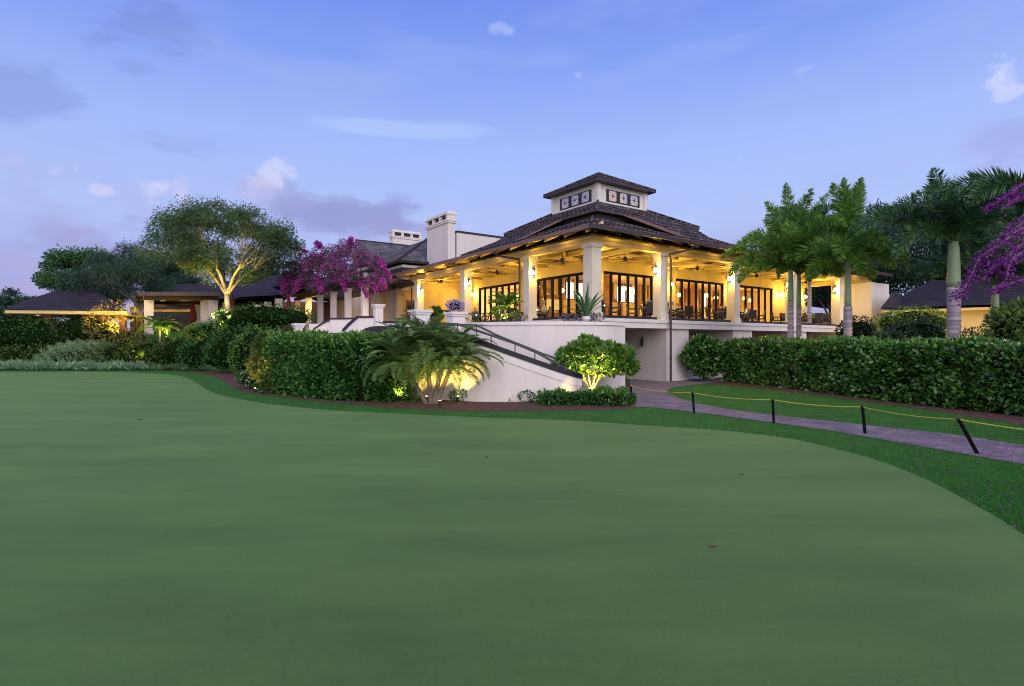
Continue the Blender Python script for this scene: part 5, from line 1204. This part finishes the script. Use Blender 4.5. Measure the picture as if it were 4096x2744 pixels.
rb = bougain('bougainvillea', bl, purple, 'purple bougainvillea sprays arching in from the right edge', 420, .055, gx(2440*S,11.5), sp, .8)
m = MB(); q0 = gx(2440*S,11.5); m.tube(cr([q0, q0+Vector((.1,0,1.5)), P(2430*S,480*S,11.8)],4), [.09,.08,.07,.06,.05,.045,.04,.035,.03], bark, 7); m.build('stem', rb)
# ================================================================== GARDEN SPOTLIGHTS
def spotthing(px, d, aim, power, lab, z=0, angle=75, colr=(1,.66,.12), size=.05):
    b_ = gx(px,d)+Vector((0,0,z)); r = empty('garden_spotlight', b_, lab, 'spotlight', 'garden spotlights')
    dr = (Vector(aim)-b_).normalized(); m = MB(); m.tube([b_-Vector((0,0,.05)), b_+Vector((0,0,.14))], .015, black, 5); c_ = b_+Vector((0,0,.16)); m.tube([c_-dr*.06, c_+dr*.08], .05, black, 8); m.build('housing', r)
    m = MB(); m.tube([c_+dr*.081, c_+dr*.09], .042, bulbw, 8); m.build('lens', r)
    lamp(c_+dr*.13, power, colr, size, 'SPOT', Vector(aim)+dr*5, angle, .5, r)
spotthing(1705,19.0, P(1730,1440,20.0), 200, 'garden spotlight at the foot of the date palm, pointing at the wall', .0, 100)
spotthing(1760,17.6, P(1760,1330,18.9), 130, 'garden spotlight in the mulch in front of the date palm', 0, 100)
spotthing(1600,19.2, P(1600,1490,20.2), 260, 'bright garden spotlight between the hedge and the date palm', 0, 110)
spotthing(1830,19.0, P(1850,1420,20.0), 130, 'garden spotlight right of the date palm stems', 0, 100)
spotthing(2360,21.6, P(2350,1430,22.6), 420, 'garden spotlight under the round bush', .05, 110)
spotthing(2270,19.4, P(2300,1480,22), 14, 'garden spotlight at the low hedge, washing the stair wall', .05, 110)
zt = 3.6; spotthing(915,40.6, P(900,1060,44), 1900, 'garden spotlight at the foot of the spreading tree', zt, 70)
spotthing(850,41.2, P(870,1000,44.5), 3200, 'second garden spotlight left of the spreading tree', zt, 85)
zz_ = 2.6; spotthing(475,43.6, P(465,1230,44.4), 1800, 'garden spotlight inside the glowing bush', zz_, 130)
spotthing(665,41.4, P(660,1270,42.5), 500, 'garden spotlight under the arching palm in the left garden', 2.3, 120)
spotthing(1020,22.4, P(1028,1380,23.8), 170, 'garden spotlight below the orange lit plant', .0, 100, (1,.42,.06))
spotthing(880,42.4, P(905,1260,44), 260, 'garden spotlight in the lime shrubs', 3.2, 130)
spotthing(560,41.2, P(570,1380,43), 190, 'garden spotlight low in front of the first olive shrub', .9, 130)
spotthing(710,40.9, P(700,1370,43), 190, 'garden spotlight between the olive shrubs', 1.0, 130)
spotthing(800,40.6, P(800,1330,42), 160, 'garden spotlight among the olive shrubs', 2.6, 130)
lamp(G(1352,897)+Vector((0,-.5,.35)), 26, (1,.66,.12), .05)
spotthing(2018,26.6, P(2020,1220,27.4), 130, 'small spotlight under the planter palm', 3.0, 110)
spotthing(1750,29.6, P(1752,1230,30.4), 140, 'small spotlight under the palm between the white pillars', 2.4, 110)
spotthing(3720,34, P(3700,1290,36), 900, 'garden spotlight under the yellow lit hedge', .4, 120)
spotthing(3160,25.6, P(3170,1150,26.5), 900, 'garden spotlight at the foot of the twin trunked palms', 1.2, 90)
spotthing(3400,23.2, P(3390,1100,24), 900, 'garden spotlight at the foot of the bright plumed palm', 1.2, 90)
spotthing(3450,23.2, P(3455,1350,24), 60, 'garden spotlight under the orange spiky plant', 1.2, 120)
spotthing(3960,24.5, P(3950,1300,27), 260, 'garden spotlight behind the hedge at the right', .5, 120)
spotthing(1225,27.0, P(1260,1300,30), 90, 'garden spotlight beside the short cream pillar', 2.06, 130)
lamp(P(150,1262,47), 14, (1,.65,.15), .1)
# ================================================================== CAMERA, WORLD, SUN
cam = D2.cameras.new('camera'); co = D2.objects.new('camera', cam); col.objects.link(co)
co.location = (0,0,EYE); co.rotation_euler = (math.pi/2,0,0); cam.sensor_width = 36; cam.lens = F/4096*36
cam.shift_y = (HY-1372)/4096; cam.clip_end = 6000; cam.clip_start = .05; sc.camera = co
w = D2.worlds.new('World'); sc.world = w; w.use_nodes = True; nt = w.node_tree; nt.nodes.clear(); N = nt.nodes.new; K = nt.links.new
out = N('ShaderNodeOutputWorld'); bg = N('ShaderNodeBackground'); K(bg.outputs[0], out.inputs[0])
tc = N('ShaderNodeTexCoord'); sep = N('ShaderNodeSeparateXYZ'); K(tc.outputs['Generated'], sep.inputs[0])
ramp = N('ShaderNodeValToRGB'); cr_ = ramp.color_ramp; K(sep.outputs['Z'], ramp.inputs[0])
stops = [(0,(.27,.30,.66)),(.08,(.32,.36,.75)),(.2,(.41,.51,.90)),(.33,(.34,.46,.91)),(.45,(.21,.33,.87)),(.56,(.14,.23,.80)),(1,(.10,.16,.6))]
cr_.elements[0].position = 0; cr_.elements[0].color = (*stops[0][1],1); cr_.elements[1].position = 1; cr_.elements[1].color = (*stops[-1][1],1)
for p_, c_ in stops[1:-1]: e_ = cr_.elements.new(p_); e_.color = (*c_,1)
cur = ramp.outputs[0]
def vm(op, a, b=None, sc_=None):
    n_ = N('ShaderNodeVectorMath'); n_.operation = op
    for i, q_ in enumerate((a, b)):
        if q_ is None: continue
        if isinstance(q_, (tuple,list)): n_.inputs[i].default_value = q_
        else: K(q_, n_.inputs[i])
    if sc_ is not None: n_.inputs['Scale'].default_value = sc_
    return n_
def ma(op, a, b=0., clamp=False):
    n_ = N('ShaderNodeMath'); n_.operation = op; n_.use_clamp = clamp
    for i, q_ in enumerate((a, b)):
        if isinstance(q_, (int,float)): n_.inputs[i].default_value = q_
        else: K(q_, n_.inputs[i])
    return n_.outputs[0]
def noise(scale, detail, stretch=(1,1,1), off=(0,0,0), rough=.55, dist=0):
    mp = N('ShaderNodeMapping'); mp.inputs['Scale'].default_value = stretch; mp.inputs['Location'].default_value = off
    K(tc.outputs['Generated'], mp.inputs[0]); n_ = N('ShaderNodeTexNoise'); n_.inputs['Scale'].default_value = scale
    n_.inputs['Detail'].default_value = detail; n_.inputs['Roughness'].default_value = rough; n_.inputs['Distortion'].default_value = dist
    K(mp.outputs[0], n_.inputs[0]); return n_.outputs['Fac']
def rng_(f, a, b, c_=0, d_=1):
    m_ = N('ShaderNodeMapRange'); m_.interpolation_type = 'SMOOTHSTEP'
    for i, q_ in enumerate((a,b,c_,d_)): m_.inputs[i+1].default_value = q_
    K(f, m_.inputs[0]); return m_.outputs[0]
def mix(fac, c_):
    global cur
    x = N('ShaderNodeMix'); x.data_type = 'RGBA'; K(fac, x.inputs[0]); K(cur, x.inputs[6]); x.inputs[7].default_value = (*c_,1); cur = x.outputs[2]
def blob(vx, vy, sx, sy, fac_noise, colr, amt, rot=0):
    d_ = Vector(((vx*S-2048)/F, 1, (HY-vy*S)/F)).normalized(); k_ = F/S
    df = vm('SUBTRACT', tc.outputs['Generated'], tuple(d_)).outputs[0]
    mp = N('ShaderNodeMapping'); mp.vector_type = 'POINT'; K(df, mp.inputs[0])
    mp.inputs['Rotation'].default_value = (0, rot, 0)
    sc2 = vm('MULTIPLY', mp.outputs[0], (k_/sx, k_/sx, k_/sy)).outputs[0]
    ln = vm('LENGTH', sc2).outputs['Value']; fall = rng_(ln, 1., 0.)
    f_ = ma('ADD', ma('MULTIPLY', fall, 1.25), ma('MULTIPLY', ma('SUBTRACT', fac_noise, .56), 4.2)); f_ = ma('MULTIPLY', rng_(f_, .15, 1.15), rng_(fall, 0., .35))
    mix(ma('MULTIPLY', f_, amt), colr)
n1 = noise(9, 7, (1,1,2.2), (3,1,2)); n2 = noise(22, 7, (1,1,1.4), (1,5,2), .6, .3); n3 = noise(5, 6, (1,1,4), (0,2,6), .5)
# thin lilac veils and a low lavender bank
mix(ma('MULTIPLY', rng_(n3, .45, .72), .30), (.36,.46,.86))
low = rng_(sep.outputs['Z'], .30, .03); mix(ma('MULTIPLY', ma('MULTIPLY', low, rng_(n1, .34, .58)), .85), (.35,.345,.68))
for a in [(1000,300,420,26,n3,(.47,.60,.96),.5),(350,70,230,60,n1,(.17,.22,.62),.5,.25),(40,200,170,80,n1,(.17,.22,.62),.4),(310,165,90,40,n1,(.18,.23,.64),.3),
 (800,490,330,85,n1,(.27,.28,.62),.9),(960,520,200,40,n1,(.30,.30,.62),.8),(200,560,300,60,n1,(.34,.32,.64),.7),(450,330,200,50,n3,(.26,.31,.72),.5),(700,150,300,60,n3,(.30,.40,.84),.4),(640,440,140,60,n1,(.33,.33,.66),.7),(300,520,120,50,n1,(.27,.27,.60),.6),(60,610,170,80,n1,(.40,.38,.68),.5),(2280,330,150,90,n1,(.34,.35,.74),.6),
 (625,400,75,50,n2,(.62,.62,.90),.85),(600,440,90,40,n2,(.50,.48,.78),.6),(350,430,45,40,n2,(.62,.60,.88),.8),(415,440,35,45,n2,(.58,.55,.86),.7),(235,433,38,18,n2,(.60,.60,.90),.7),(125,388,28,26,n2,(.56,.56,.88),.6),(35,362,32,26,n2,(.50,.50,.84),.6),(175,382,14,14,n2,(.56,.56,.88),.6),
 (2290,160,42,36,n2,(.66,.70,.95),.85),(2265,190,60,30,n2,(.60,.64,.93),.7),(2310,210,50,22,n2,(.60,.62,.92),.7),(1322,172,32,16,n2,(.55,.62,.94),.6),(1150,68,50,22,n2,(.50,.58,.92),.5),(1850,158,40,14,n2,(.46,.52,.88),.5),(1070,520,60,40,n2,(.52,.50,.80),.6),
 (2080,372,50,14,n2,(.46,.46,.82),.5),(1690,360,16,10,n2,(.52,.58,.92),.5)]:
    blob(*a)
# brighter afterglow behind the camera (west) that lights the facades
glow = rng_(sep.outputs['Y'], .1, -.9); mix(ma('MULTIPLY', glow, .85), (1.7,1.55,1.6))
sky = N('ShaderNodeTexSky'); sky.sky_type = 'NISHITA'; sky.sun_disc = False; sky.sun_elevation = math.radians(6); sky.sun_rotation = math.radians(200)
ad = N('ShaderNodeMix'); ad.data_type = 'RGBA'; ad.blend_type = 'ADD'; ad.inputs[0].default_value = .02
K(cur, ad.inputs[6]); K(sky.outputs[0], ad.inputs[7]); K(ad.outputs[2], bg.inputs[0]); bg.inputs[1].default_value = 1.0
sun = D2.lights.new('sun', 'SUN'); sun.energy = 1.25; sun.angle = math.radians(40); sun.color = (1,.95,.95); so = D2.objects.new('sun', sun); col.objects.link(so)
so.rotation_euler = Vector((-.3,.95,-.5)).to_track_quat('-Z','Y').to_euler()
sc.view_settings.view_transform = 'Standard'; sc.view_settings.look = 'None'; sc.view_settings.exposure = 0; sc.view_settings.gamma = 1
sc.cycles.use_denoising = True; sc.cycles.max_bounces = 6; sc.cycles.transparent_max_bounces = 16; sc.cycles.diffuse_bounces = 3; sc.cycles.glossy_bounces = 2
sc.cycles.sample_clamp_indirect = 4; sc.cycles.caustics_reflective = False; sc.cycles.caustics_refractive = False
sc.cycles.filter_width = 1.0
